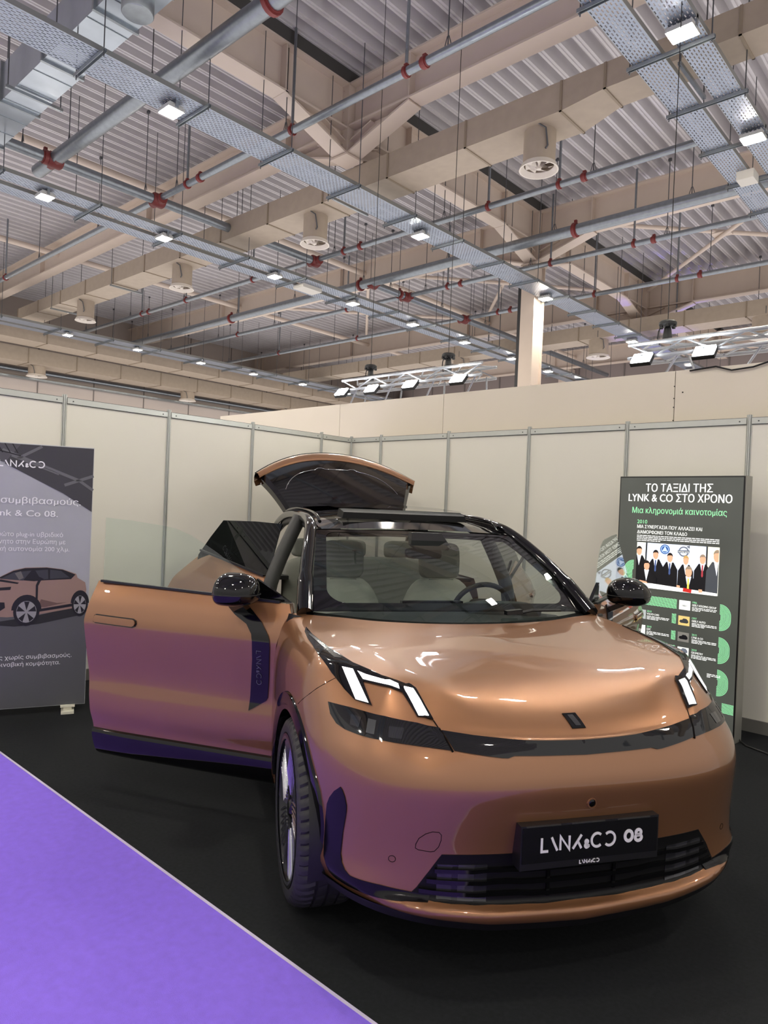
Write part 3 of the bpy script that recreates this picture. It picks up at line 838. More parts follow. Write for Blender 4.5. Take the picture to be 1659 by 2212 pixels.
def mir(poly): return [(-x, y, z) for x, y, z in poly]
def both(name, poly, m, parent, direction=(0, 1, 0), **k):
    # poly is given for the side of negative x
    a = inlay(name, poly, m, parent, direction, **k)
    b = inlay(name, mir(poly), m, parent, (-direction[0], direction[1], direction[2]), **k)
    return a, b
def line_on(name, pts, r, m, parent, direction, bv=None, off=0.0):
    bv = bv or BV; d = Vector((direction[0], -direction[1], direction[2])).normalized(); out = []
    for p in pts:
        v = Vector(P(*p)); hit = bv.ray_cast(v+d*.3, -d, .8)
        out.append((hit[0]+d*off) if hit[0] is not None else v)
    return MB().tube(out, r, 6).build(name, m, parent, 60)

# ---- strokes for lettering: polylines in a unit em box
def arc(cx, cy, r, a0, a1, n=14, ry=None):
    return [(cx+r*math.cos(math.radians(a0+(a1-a0)*k/n)), cy+(ry or r)*math.sin(math.radians(a0+(a1-a0)*k/n))) for k in range(n+1)]
GL = {
 'L': (.62, [[(0, 1), (0, 0), (.58, 0)]]), 'Y': (.62, [[(.04, 1), (.20, .66), (.56, 0)]]),
 'N': (.92, [[(0, 0), (0, 1), (.80, 0), (.80, 1)]]), 'K': (.86, [[(.76, 1), (0, 0)], [(.44, .52), (.76, 0)]]),
 '&': (.70, [[(.62, .02), (.12, .56)]+arc(.27, .66, .17, 200, -20, 10)+[(.14, .36)]+arc(.27, .21, .20, 150, 350, 12)+[(.58, .36)]]),
 'C': (.98, [arc(.50, .5, .5, 48, 312, 20)]), 'O': (1.0, [arc(.46, .5, .5, 132, -132, 20)]),
 '0': (.92, [arc(.42, .5, .42, 0, 360, 24, .46)]), '8': (.92, [arc(.42, .74, .29, 0, 360, 20, .25), arc(.42, .26, .36, 0, 360, 20, .27)]),
 ' ': (.45, []),
}
def strokes(mb, text, f, h, w, depth=.002, amp=.66):
    # f(x, y, z) -> 3-D; h letter height, w stroke width
    x = 0.0
    for ch in text:
        adv, lines = GL[ch]; sc = h*(amp if ch == '&' else 1.0)
        for pl in lines:
            pts = [Vector((x+px*sc, py*sc)) for px, py in pl]; L_, R_ = [], []
            closed = (pts[0]-pts[-1]).length < 1e-6
            n = len(pts)
            for i, p in enumerate(pts):
                a = pts[i-1] if i > 0 else (pts[-2] if closed else None); b = pts[i+1] if i < n-1 else (pts[1] if closed else None)
                d1 = (p-a).normalized() if a is not None else None; d2 = (b-p).normalized() if b is not None else None
                if d1 is None: nn = Vector((-d2.y, d2.x))
                elif d2 is None: nn = Vector((-d1.y, d1.x))
                else:
                    m_ = (Vector((-d1.y, d1.x))+Vector((-d2.y, d2.x)))
                    m_ = m_.normalized() if m_.length > 1e-4 else Vector((-d1.y, d1.x))
                    c = max(.45, m_.dot(Vector((-d2.y, d2.x)))); nn = m_/c
                L_.append(p+nn*w/2); R_.append(p-nn*w/2)
            for i in range(n-1):
                q = [L_[i], L_[i+1], R_[i+1], R_[i]]
                v = [f(a.x, a.y, 0) for a in q]+[f(a.x, a.y, depth) for a in q]
                mb.add(v, [(0, 1, 2, 3), (7, 6, 5, 4), (0, 1, 5, 4), (1, 2, 6, 5), (2, 3, 7, 6), (3, 0, 4, 7)])
        x += (adv*sc+h*.20 if ch != '&' else adv*sc+h*.16)
    return x
white_p = mat('white print', (232, 232, 230), .5)

# ---- lamps, light bar, grille and trims of the front
LAMP = [(-.846, .338, .912), (-.779, .437, .915), (-.687, .548, .914), (-.586, .611, .905), (-.512, .640, .892), (-.498, .68, .860), (-.482, .70, .834), (-.556, .68, .840), (-.629, .65, .844), (-.713, .594, .846), (-.772, .531, .846), (-.81, .474, .848), (-.832, .43, .856), (-.845, .38, .878)]
for o in both('headlamp', LAMP, smoke, CAR, (-.45, .9, 0), off=.004):
    s = -1 if sum(v.co.x for v in o.data.vertices) < 0 else 1
    for (x0, x1, z0, z1) in ((.755, .805, .866, .896), (.575, .635, .856, .888)):
        q = [(s*x0, .5, z1), (s*x1, .5, z1), (s*(x1-.004), .5, z0), (s*(x0+.004), .5, z0)]
        inlay('lens_module', q, mat('lens dark', (40, 42, 46), .08, .5, coat=1), o, (s*.45, .9, 0), off=.0055, base=.002)
    for (x0, x1, z0, z1) in ((.69, .725, .858, .898),):
        q = [(s*x0, .5, z1), (s*x1, .5, z1), (s*x1, .5, z0), (s*x0, .5, z0)]
        inlay('reflector', q, mat('grey reflector', (66, 68, 70), .3, .4), o, (s*.45, .9, 0), off=.0052, base=.002)
BARU = [(-.507, .64, .886), (-.402, .67, .874), (-.306, .69, .866), (-.222, .70, .860), (-.117, .707, .857), (0, .709, .855)]
BARL = [(-.479, .701, .834), (-.389, .728, .822), (-.318, .74, .813), (-.296, .741, .812), (-.272, .739, .818), (-.18, .744, .815), (0, .75, .811)]
bar = BARU+[(-x, y, z) for x, y, z in BARU[-2::-1]]+[(-x, y, z) for x, y, z in BARL]+BARL[-2::-1]
lb = inlay('light_bar', bar, smoke, CAR, off=.004)
DRL = [(-.838, -.285, 1.080), (-.853, -.22, 1.070), (-.857, -.12, 1.060), (-.850, .14, 1.041), (-.822, .276, 1.002), (-.790, .364, .962), (-.764, .424, .938), (-.716, .492, .935), (-.728, .392, .998), (-.612, .512, .985), (-.580, .597, .921), (-.525, .611, .913), (-.556, .495, .993), (-.61, .455, 1.008), (-.665, .415, 1.022), (-.745, .282, 1.040), (-.800, .08, 1.058), (-.832, -.15, 1.072)]
DD = (-.30, .62, .72)
for o in both('daytime_lamp', DRL, gloss, CAR, DD, off=.006, base=-.006):
    s = -1 if sum(v.co.x for v in o.data.vertices) < 0 else 1
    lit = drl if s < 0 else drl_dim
    for poly in ([(-.785, .29, 1.028), (-.752, .328, 1.028), (-.724, .476, .940), (-.760, .428, .941)],
                 [(-.738, .345, 1.024), (-.715, .378, 1.020), (-.62, .478, 1.002), (-.618, .497, .992), (-.726, .385, 1.004)],
                 [(-.602, .494, .996), (-.570, .500, .991), (-.542, .600, .922), (-.575, .596, .924)]):
        q = poly if s < 0 else mir(poly)
        inlay('light_guide', q, lit, o, (s*.30, .62, .72), off=.0085, base=.003)
    q = [(-.845, -.16, 1.068), (-.835, -.16, 1.071), (-.80, .10, 1.055), (-.775, .22, 1.040), (-.800, .20, 1.036)]
    inlay('reflector', q if s < 0 else mir(q), mat('grey chrome', (120, 122, 124), .2, .9), o, (s*.30, .62, .72), off=.008, base=.003)
BLADE = [(-.829, .528, .666), (-.843, .496, .640), (-.854, .47, .607), (-.859, .456, .578), (-.861, .446, .516), (-.861, .441, .45), (-.861, .441, .414), (-.861, .450, .388), (-.856, .47, .366), (-.845, .475, .346), (-.823, .496, .330), (-.793, .55, .327), (-.735, .633, .330), (-.63, .70, .333), (-.56, .72, .331), (-.56, .72, .350), (-.608, .692, .356), (-.706, .645, .370), (-.790, .571, .376), (-.806, .553, .386), (-.815, .535, .402), (-.817, .524, .428), (-.814, .53, .501), (-.808, .548, .581), (-.809, .551, .608), (-.815, .545, .638), (-.822, .536, .658)]
both('air_curtain', BLADE, mat('deep black trim', (7, 7, 10), .2, spec=.35), bumper, (-.6, .8, 0), off=.003)
G = [(-.513, .714, .489), (-.378, .737, .488), (-.244, .747, .486), (0, .75, .483)]
Gl = [(0, .75, .305), (-.142, .75, .307), (-.38, .74, .318), (-.508, .73, .328), (-.617, .70, .343)]
GR = G+[(-x, y, z) for x, y, z in G[-2::-1]]+[(.567, .69, .424)]+[(-x, y, z) for x, y, z in Gl[::-1]]+Gl[1:]+[(-.589, .69, .372), (-.55, .70, .430)]
grille = inlay('lower_grille', GR, mat('grille black', (6, 6, 7), .5, spec=.3), CAR, off=.002)
def zg(x, f):   # height across the grille opening, f = 0 bottom .. 1 top
    zb = lerp_tab(abs(x), [(0, .305), (.142, .307), (.38, .318), (.508, .328), (.62, .343)])
    return zb+(.487-zb)*f
def xs_edge(f): return .615-(.615-.513)*f-.012
for f in (.20, .44, .68):
    xe = xs_edge(f); n = 24; top, bot = [], []
    for k in range(n+1):
        x = -xe+2*xe*k/n; dz = .004 if abs(abs(x)-.30) < .06 else 0
        z = zg(x, f)+dz; top.append((x, .74, z+.007)); bot.append((x, .74, z-.007))
    inlay('slat', top+bot[::-1], gloss, grille, off=.014, base=.0, h=.05)
for x in (-.13, .13):
    inlay('rib', [(x-.006, .74, .33), (x+.006, .74, .33), (x+.006, .74, .46), (x-.006, .74, .46)], gloss, grille, off=.009, base=0)
for s in (-1, 1):
    for (xa, xb, sh) in ((.355, .40, 40), (.40, .455, 56), (.455, .475, 26), (.475, .525, 44)):
        fa = 1.0 if xb < .5 else .9
        q = [(s*xa, .74, zg(xa, .04)), (s*xb, .74, zg(xb, .04)), (s*xb, .74, zg(xb, .80)), (s*xa, .74, zg(xa, .80))]
        inlay('shutter', q, mat('shutter grey %d' % sh, (sh, sh, sh+4), .25, .2, coat=.5), grille, off=.004, base=.001)
# emblem on the hood, camera, sensors, tow cover
inlay('badge', [(-.034, .632, .921), (.020, .632, .922), (.032, .688, .885), (-.022, .688, .884)], gloss, hood, (0, .7, .7), off=.004)
inlay('badge_bar', [(-.018, .640, .916), (.004, .640, .917), (.016, .680, .890), (-.006, .680, .890)], mat('badge grey', (56, 56, 60), .3, .3), hood, (0, .7, .7), off=.0055)
o = MB().lathe([(0, .003), (.008, .003), (.013, .001), (.014, -.01)], n=20, ax='y').build('front_camera', gloss, bumper, 40); o.location = P(.008, .784, .655); o.scale = (1, -1, 1)
o = MB().lathe([(.0135, .004), (.0175, .004), (.0195, -.002)], n=20, ax='y').build('camera_ring', paint, bumper, 40); o.location = P(.008, .784, .655); o.scale = (1, -1, 1)
FLAP = [(-.600, .694, .522), (-.592, .70, .544), (-.572, .712, .562), (-.551, .72, .571), (-.530, .725, .570), (-.521, .721, .560), (-.520, .72, .541), (-.526, .715, .516), (-.538, .707, .500), (-.55, .70, .497), (-.590, .692, .502), (-.600, .69, .508)]
line_on('tow_cover_gap', FLAP+FLAP[:1], .0013, seam_m, bumper, (0, 1, 0))
for s in (-1, 1):
    ring = [(s*.67+.011*math.cos(a*PI/8), .66, .461+.011*math.sin(a*PI/8)) for a in range(17)]
    line_on('parking_sensor', ring, .0012, seam_m, bumper, (0, 1, 0))
    pts = [(s*.764, .327, 1.019), (s*.807, .305, .997), (s*.835, .29, .98), (s*.853, .274, .962), (s*.878, .25, .94), (s*.897, .224, .914), (s*.915, .18, .88), (s*.929, .135, .85)]
    line_on('panel_gap', pts, .0017, seam_m, bumper, (s*.8, .3, .5))
    line_on('hood_gap', [(s*.525, .612, .912), (s*.519, .63, .902), (s*.513, .643, .890)], .0022, seam_m, bumper, (0, .8, .6))
    line_on('lamp_gap', [(s*.513, .643, .890), (s*.500, .675, .863), (s*.485, .70, .832)], .004, seam_m, bumper, (0, 1, 0), off=.003)
# black apron under the lip
rows = []
for k in range(3):
    row = []
    for s in (-1, 1):
        rng = [i for i, p in enumerate(PLAN) if p.y > AR-.02]
        for i in (rng[::-1] if s < 0 else rng[1:]):
            p = PLAN[i]; n = plan_n(i); lo = lerp_tab(p.x, LIPZ); d = (.012, .03, .10)[k]
            row.append(P(s*(p.x-n.x*d), p.y-n.y*d, lo+(.006, -.03, -.05)[k]))
    rows.append(row)
MB().grid(rows).build('apron', satin, bumper, 40)

# ---- number plate
pl = thing('license_plate', None, None); pl.parent = CAR
MB().box(-.268, .268, -.803, -.745, .452, .602).build('holder', satin, pl)
MB().box(-.262, .262, -.8055, -.803, .476, .596).build('plate', mat('plate black', (13, 13, 16), .25, coat=.6), pl)
mb = MB(); strokes(mb, 'LYNK&CO', lambda x, y, z: (-.191+x*.93, -.8056-z, .513+y), .046, .0085)
mb.build('lettering', white_p, pl)
mb = MB(); strokes(mb, '08', lambda x, y, z: (.131+x*.92, -.8056-z, .520+y), .038, .0112); mb.build('lettering', white_p, pl)
mb = MB(); strokes(mb, 'LYNK&CO', lambda x, y, z: (-.043+x, -.8032-z, .459+y), .0115, .0026); mb.build('lettering', white_p, pl)
mb = MB()
for a in (-.25, -.08, .1): mb.box(a, a+.13, -.8065, -.803, .597, .6005)
mb.build('holder_clip', chrome, pl)
# ---- wheels
spoke_m = mat('machined alloy', (190, 192, 196), .22, .95)
alloyd = mat('dark alloy', (34, 34, 38), .3, .6, coat=.5)
def make_wheel():
    w = thing('wheel', None, None); w.parent = CAR
    R, hw = .375, .122
    prof = [(.292, -hw+.012), (.305, -hw-.004), (.335, -hw-.006), (.355, -hw+.004), (.367, -hw+.022), (.3735, -.075), (.3735, -.052), (.366, -.050), (.366, -.042), (.375, -.040), (.375, -.006), (.367, -.004), (.367, .004), (.375, .006), (.375, .040), (.366, .042), (.366, .050), (.3735, .052), (.3735, .075), (.367, hw-.022), (.355, hw-.004), (.335, hw+.006), (.305, hw+.004), (.292, hw-.012)]
    n = 216; mb = MB(); vs = []
    for r, x in prof:
        for k in range(n):
            rr = r
            if r > .3545 and .05 < abs(x) < hw+.005 and k % 4 == 0: rr = r-.008
            elif r > .3745 and k % 6 == 3: rr = r-.004
            a = 2*PI*k/n+(abs(x)*.9 if r > .36 else .1); vs.append((x, rr*math.cos(a), rr*math.sin(a)))
    fs = []
    for i in range(len(prof)-1):
        for k in range(n):
            k2 = (k+1) % n; fs.append((i*n+k, i*n+k2, (i+1)*n+k2, (i+1)*n+k))
    mb.add(vs, fs); mb.build('tyre', rubber, w, 35)
    rim = MB().lathe([(.298, -.118), (.300, -.127), (.290, -.128), (.284, -.124), (.272, -.100), (.262, .10), (.298, .112)], ax='x', n=72).build('rim', alloyd, w, 30)
    MB().lathe([(.276, -.1265), (.283, -.1285), (.289, -.1285)], ax='x', n=72).build('rim_lip', spoke_m, w, 30)
    MB().lathe([(.0, -.030), (.262, -.030), (.262, -.015), (0, -.015)], ax='x', n=48).build('backing_disc', alloyd, w, 30)
    MB().lathe([(0, -.116), (.030, -.116), (.034, -.112), (.05, -.106), (.055, -.05), (0, -.05)], ax='x', n=32).build('hub_cap', gloss, w, 30)
    def pt(r, a, x): return (x, r*math.cos(a), r*math.sin(a))
    for k in range(5):
        a0 = 2*PI*k/5
        mb = MB()   # broad machined blade
        q = [(.045, a0-.35, -.104), (.150, a0-.22, -.116), (.279, a0-.20, -.121), (.279, a0+.22, -.110), (.150, a0+.05, -.098), (.045, a0+.25, -.098)]
        t = [pt(*p) for p in q]; bt = [pt(p[0], p[1], -.06) for p in q]
        mb.add(t+bt, [(0, 1, 4, 5), (1, 2, 3, 4), (11, 10, 7, 6), (10, 9, 8, 7)]+[(i, (i+1) % 6, 6+(i+1) % 6, 6+i) for i in range(6)])
        mb.build('spoke', spoke_m, w)
        for j in range(6):   # thin curved fins beside it
            f = j/5; mb = MB(); pts = []
            for i in range(9):
                r = .09+.188*i/8; a = a0+.30+.62*f-.28*(1-f)*(1-(i/8))**1.5-.10*f*(i/8)
                pts.append(pt(r, a, -.112+.004*f))
            mb.tube(pts, .0048, 6); mb.build('fin', spoke_m, w, 60)
    return w
wh = make_wheel()
for k, (x, y, rot) in enumerate(((-.94+.125, 0, 0.0), (.94-.125, 0, .5), (-.93+.125, -2.848, .9), (.93-.125, -2.848, 1.4))):
    o = wh if k == 0 else copy_tree(wh, CAR)
    o.location = P(x, y, .374); o.rotation_euler = (rot, 0, PI if x > 0 else 0)
# wheel wells and arch trims
for s in (-1, 1):
    for yc, xo in ((0, .935), (-2.848, .94)):
        mb = MB(); rows = []
        for k in range(25):
            a = math.radians(-12+204*k/24); row = []
            for x in (.55, .80, xo-.02): row.append(P(s*x, yc+.435*math.cos(a), .375+.435*math.sin(a)))
            rows.append(row)
        mb.grid(rows)
        mb.poly3([P(s*.55, yc+.435*math.cos(math.radians(-12+204*k/24)), .375+.435*math.sin(math.radians(-12+204*k/24))) for k in range(25)])
        mb.build('wheel_well', satin, CAR, 40)
def arch_trim(s, yc, surf):
    rows = []
    for k in range(41):
        a = math.radians(2+180*k/40); f = math.sin(a)
        ro = .428+.048*min(1, max(0, (math.degrees(a)-2)/28))*min(1, max(0, (184-math.degrees(a))/28)) ; ri = .400
        row = []
        for r, o in ((ri, -.05), (ri, .004), ((ri+ro)/2, .012), (ro-.004, .010), (ro, .001), (ro, -.02)):
            y, z = yc+r*math.cos(a), .375+r*math.sin(a)
            row.append(P(s*(surf(y, z)+o), y, z))
        rows.append(row)
    MB().grid(rows).build('arch_trim', gloss, CAR, 40)
def side_x(y, z):
    hit = BV.ray_cast(Vector(P(-1.6, y, z)), Vector((1, 0, 0)))
    if hit[0] is None or abs(hit[0].x) < .6: hit = BV.find_nearest(Vector(P(-1.0, y, z)))
    return -hit[0].x
for s in (-1, 1): arch_trim(s, 0, side_x)

# ---- rear quarters and rear bumper
RP = crom([(.945, -2.40), (.945, -2.85), (.940, -3.25), (.915, -3.52), (.86, -3.72), (.74, -3.86), (.55, -3.94), (.3, -3.975), (0, -3.985)], 5)
RO = [(.22, .06), (.30, .02), (.45, .01), (.6, .0), (.8, .0), (.92, .01), (1.0, .025), (1.08, .05), (1.16, .09), (1.25, .13)]
def rear_cols(s, upto):
    cols = []
    for i, p in enumerate(RP):
        a = RP[max(0, i-1)]; b = RP[min(len(RP)-1, i+1)]; t = (b-a).normalized(); n = Vector((-t.y, t.x)); col = []
        if i == len(RP)-1: n = Vector((0, -1))
        lo = .375+math.sqrt(AR*AR-(p.y+2.848)**2) if abs(p.y+2.848) < AR else .30
        top = 1.10 if p.y > -3.45 else max(.72, 1.10-(-3.45-p.y)*1.5)
        if p.y > -2.75: lo = max(lo, .80)
        for k in range(26):
            z = lo+(top-lo)*k/25; d = smooth_tab(z, RO); col.append(P(s*(p.x+n.x*d*(-1 if n.x > 0 else 1)), p.y+(d if n.y < 0 else -d)*abs(n.y), z))
        cols.append(col)
    return cols
rq = []
for s in (-1, 1):
    c = rear_cols(s, 0); k = max(i for i, p in enumerate(RP) if p.y > -3.5)
    rq.append(MB().grid(c[:k+1]).build('rear_quarter', paint, CAR, 40))
mb = MB()
for s in (-1, 1):
    c = rear_cols(s, 0); mb.grid(c[k:])
mb.build('rear_bumper', paint, CAR, 40)
BVR = bvh_of(rq)
def side_xr(y, z):
    hit = BVR.find_nearest(Vector(P(-.95, y, z))); return -hit[0].x
for s in (-1, 1): arch_trim(s, -2.848, side_xr)

# ---- cabin shell
body = thing('body_shell', None, None); body.parent = CAR
MB().box(-.80, .80, -.45, 3.90, .27, .31).build('underbody', satin, body)
RAIL = [(.805, -.53, 1.105), (.765, -.80, 1.275), (.715, -1.05, 1.405), (.670, -1.28, 1.502), (.648, -1.50, 1.550), (.640, -1.90, 1.575), (.632, -2.4, 1.572), (.625, -2.9, 1.535), (.63, -3.3, 1.455), (.70, -3.62, 1.25), (.80, -3.66, 1.08)]
for s in (-1, 1):
    pts = crom([P(s*x, y, z) for x, y, z in RAIL], 6)
    MB().tube(pts, [.043]*6+[.036]*(len(pts)-6), 12).build('pillar_rail', gloss, body, 50)
    pts2 = crom([P(s*(x-.01), y-.012, z-.05) for x, y, z in RAIL[:9]], 6)
    MB().tube(pts2, .022, 8).build('door_seal', satin, body, 50)
    MB().box(min(s*.74, s*.915), max(s*.74, s*.915), .56, 2.42, .22, .41).build('sill', gloss, body)
    mb = MB(); p = [P(s*.87, -1.69, .40), P(s*.865, -1.70, 1.0), P(s*.80, -1.735, 1.25), P(s*.66, -1.80, 1.56)]
    mb.tube(crom(p, 5), .048, 10); mb.build('centre_pillar', mat('pillar grey', (58, 58, 56), .5), body, 50)
    mb = MB(); p = [P(s*.885, -.50, .38), P(s*.885, -.52, .9), P(s*.83, -.55, 1.09)]
    mb.tube(p, .055, 8); mb.build('hinge_pillar', satin, body, 50)
    # rear side quarter above the belt
    q = [P(s*.83, -2.75, 1.08), P(s*.84, -3.3, 1.09), P(s*.78, -3.6, 1.12), P(s*.66, -3.35, 1.40), P(s*.64, -2.95, 1.50)]
    q2 = [(x-s*.03, y, z) for x, y, z in q]
    MB().add(q+q2, [(0, 1, 2, 3, 4), (9, 8, 7, 6, 5)]+[(i, (i+1) % 5, 5+(i+1) % 5, 5+i) for i in range(5)]).build('quarter_panel', gloss, body)
    MB().box(min(s*.62, s*.93), max(s*.62, s*.93), 2.5, 3.6, 1.06, 1.09).build('quarter_trim', satin, body)
# firewall and cargo sides
MB().box(-.80, .80, .48, .52, .31, 1.02).build('firewall', satin, body)
# roof
RW = [(-1.29, .635, 1.520, 1.505), (-1.42, .645, 1.560, 1.530), (-1.6, .650, 1.592, 1.548), (-1.9, .650, 1.620, 1.565), (-2.3, .645, 1.632, 1.570), (-2.7, .636, 1.625, 1.558), (-3.05, .63, 1.602, 1.525), (-3.34, .615, 1.572, 1.49)]
rows = []
for (y, hw, zc, ze) in RW:
    rows.append([P(hw*t/10, y+(.035*(t/10)**2 if y > -1.4 else 0), ze+(zc-ze)*(1-abs(t/10)**2.2)) for t in range(-10, 11)])
under = [[(x*.98, y, z-.05) for x, y, z in r] for r in rows]
fr = MB()
def quads(rr, keep):
    for i in range(len(rr)-1):
        for j in range(20):
            if keep(i, j): fr.add([rr[i][j], rr[i][j+1], rr[i+1][j+1], rr[i+1][j]], [(0, 1, 2, 3)])
pane = lambda i, j: 1 <= i <= 5 and 3 <= j <= 16
quads(rows, lambda i, j: not pane(i, j)); quads(under, lambda i, j: not pane(i, j))
roof = fr.build('roof', gloss, CAR, 40)
fr = MB(); quads(rows, pane); fr.build('glass_roof', glass('roof glass', (.42, .43, .42), .8, 1.5), roof, 40)
MB().add([P(x, y, z) for x, y, z in ((-.43, -1.50, 1.572), (.43, -1.50, 1.572), (.42, -1.505, 1.612), (-.42, -1.505, 1.612), (-.44, -1.62, 1.585), (.44, -1.62, 1.585), (.43, -1.62, 1.636), (-.43, -1.62, 1.636))],
         [(0, 1, 2, 3), (7, 6, 5, 4), (3, 2, 6, 7), (0, 4, 5, 1), (0, 3, 7, 4), (1, 5, 6, 2)]).build('wind_deflector', mat('deflector black', (9, 9, 9), .5, spec=.2), roof)
MB().grid([[P(-.46, -1.60, 1.640), P(0, -1.60, 1.652), P(.46, -1.60, 1.640)], [P(-.48, -2.2, 1.662), P(0, -2.2, 1.680), P(.48, -2.2, 1.662)]]).build('sunroof_panel', MATS['roof glass'], roof)
for s in (-1, 1):
    pts = crom([P(s*.600, -1.36, 1.548), P(s*.598, -1.50, 1.585), P(s*.595, -1.75, 1.606), P(s*.59, -2.3, 1.622), P(s*.585, -2.8, 1.610), P(s*.58, -3.1, 1.585)], 6)
    MB().tube(pts, .011, 8).build('roof_rail', gloss, roof, 50)
# windshield with black border band, cowl, wiper
def ws(u, v, o=0.0):
    # v 0 at the cowl, 1 at the roof
    b = Vector((.765*u, -.365-.19*abs(u)**2.2, 1.088+.024*u*u)); t = Vector((.632*u, -1.312+.045*u*u, 1.520-.016*u*u))
    p = b.lerp(t, v); k = 4*v*(1-v)*.030
    n = Vector((.35*u, .42, .85)).normalized()
    p = p+n*(k+o); return P(p.x, p.y, p.z)
rows = [[ws(-1+2*i/24, j/14) for i in range(25)] for j in range(15)]
wsh = MB().grid(rows).build('windshield', glass('windshield glass', (.62, .69, .66), 1.0, 1.5), CAR, 60)
def ring_pts(u0, u1, v0, v1, r, n=8):
    out = []
    for (cx_, cy_, a0) in ((u1-r, v1-r*1.0, 0), (u0+r, v1-r, 90), (u0+r*1.6, v0+r*1.6, 180), (u1-r*1.6, v0+r*1.6, 270)):
        rr = r if a0 < 180 else r*1.6
        for k in range(n+1):
            a = math.radians(a0+90*k/n); out.append((cx_+rr*math.cos(a), cy_+rr*math.sin(a)))
    return out
inn = ring_pts(-.905, .905, .105, .935, .075)
oc = []
for (u, v) in inn:   # push out to the glass edge
    cu, cv = u, v-.5; k = min(1/abs(cu) if cu else 9, .5/abs(cv) if cv else 9); oc.append((cu*k, .5+cv*k))
lo_, n = [], len(inn)
mid = [((a[0]+b[0])/2, (a[1]+b[1])/2) for a, b in zip(inn, oc)]
vs = [ws(u, v, .0025) for u, v in inn]+[ws(u, v, .0025) for u, v in mid]+[ws(u, v, .0025) for u, v in oc]
fs = []
for L_ in (0, n):
    for i in range(n): fs.append((L_+i, L_+(i+1) % n, L_+n+(i+1) % n, L_+n+i))
# corners of the outer loop
MB().add(vs, fs).build('border_band', gloss, wsh, 60)
rows = []
for j in range(5):
    v = j/4; row = []
    for i in range(81):
        u = -1+2*i/80
        h_ = Vector((.80*u, -.318-.21*abs(u)**2.2, 1.080+.024*u*u)); b_ = Vector((.77*u, -.385-.19*abs(u)**2.2, 1.083+.028*u*u))
        p = h_.lerp(b_, v); z = p.z-.012*math.sin(PI*v)+(.006 if (i % 3 == 0 and 0 < j < 4 and abs(u) < .62) else 0)
        row.append(P(p.x, p.y, z))
    rows.append(row)
MB().grid(rows).build('cowl', mat('cowl black', (10, 10, 11), .7, spec=.15), CAR, 25)
wp = MB().tube([ws(.36, .02, .03), ws(.5, .035, .032), ws(.74, .015, .03)], .008, 6).build('wiper', satin, CAR, 40)
MB().obox(ws(.28, .03, .03), ws(.40, .03, .035), .03, .022).build('wiper_arm', gloss, wp)

# ---- interior seen through the glass
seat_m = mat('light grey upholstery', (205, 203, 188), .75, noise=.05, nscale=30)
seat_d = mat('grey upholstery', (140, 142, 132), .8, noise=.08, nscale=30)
def pillow(mb, c, sx, sy, sz, tilt=0.0, e=.45, n=20, m=12, f=None):
    # rounded box (superellipsoid)
    def sp(v, p): return math.copysign(abs(v)**p, v)
    rows = []
    for j in range(m+1):
        ph = -PI/2+PI*j/m; row = []
        for i in range(n+1):
            th = 2*PI*i/n
            x = sx*sp(math.cos(ph), e)*sp(math.cos(th), e); y = sy*sp(math.cos(ph), e)*sp(math.sin(th), e); z = sz*sp(math.sin(ph), e)
            if f: x, y, z = f(x, y, z)
            y2 = y*math.cos(tilt)-z*math.sin(tilt); z2 = y*math.sin(tilt)+z*math.cos(tilt)
            row.append((c[0]+x, c[1]+y2, c[2]+z2))
        rows.append(row)
    return mb.grid(rows)
def seat(x, yf, light):
    t = thing('seat', None, None); t.parent = CAR; t.location = P(x, yf, 0)
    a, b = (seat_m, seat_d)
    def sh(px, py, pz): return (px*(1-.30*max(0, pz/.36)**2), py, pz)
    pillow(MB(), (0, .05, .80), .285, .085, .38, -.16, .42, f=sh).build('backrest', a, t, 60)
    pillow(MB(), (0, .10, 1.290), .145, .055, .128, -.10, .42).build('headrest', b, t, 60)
    MB().obox((-.09, .075, 1.158), (.09, .075, 1.158), .06, .014).build('headrest_trim', gloss, t)
    pillow(MB(), (0, -.20, .50), .27, .28, .09, .08, .4).build('cushion', a, t, 60)
seat(-.375, -1.60, 1); seat(.335, -1.64, 1)
rs = thing('rear_seat', None, None); rs.parent = CAR
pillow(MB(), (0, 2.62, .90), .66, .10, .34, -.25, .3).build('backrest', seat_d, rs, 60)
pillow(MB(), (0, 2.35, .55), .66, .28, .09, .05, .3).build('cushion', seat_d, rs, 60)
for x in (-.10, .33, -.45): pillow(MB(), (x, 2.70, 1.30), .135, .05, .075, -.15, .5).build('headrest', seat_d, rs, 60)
dash = thing('dashboard', None, None); dash.parent = CAR
mb = MB(); prof = [(-.42, 1.03), (-.62, 1.075), (-.80, 1.085), (-.92, 1.06), (-.96, 1.0), (-.90, .80), (-.50, .60)]
rows = [[P(x, y, z-.03*abs(x/.74)**3) for (y, z) in prof] for x in [i*.148 for i in range(-5, 6)]]
mb.grid(rows); mb.build('upper_dash', mat('dash dark', (44, 46, 48), .7), dash, 40)
MB().box(-.20, .17, .86, .875, 1.09, 1.125).build('display', gloss, dash)
MB().box(-.20, .17, .875, .90, 1.02, 1.125).build('display_back', satin, dash)
pillow(MB(), (.38, .80, 1.085), .24, .12, .045, 0, .6).build('binnacle', mat('dash grey', (62, 66, 68), .7), dash, 60)
sw = thing('steering_wheel', None, None); sw.parent = CAR; sw.location = P(.36, -1.03, 1.055); sw.rotation_euler = (-1.15+PI/2-.1, 0, 0)
MB().tube([(.182*math.cos(2*PI*k/40), 0, .165*math.sin(2*PI*k/40)) for k in range(40)], .016, 10, closed=True).build('rim', satin, sw, 60)
pillow(MB(), (0, .02, 0), .075, .03, .055, 0, .5).build('hub', satin, sw, 60)
MB().obox((-.17, .005, 0), (.17, .005, 0), .02, .03).build('spoke', satin, sw)
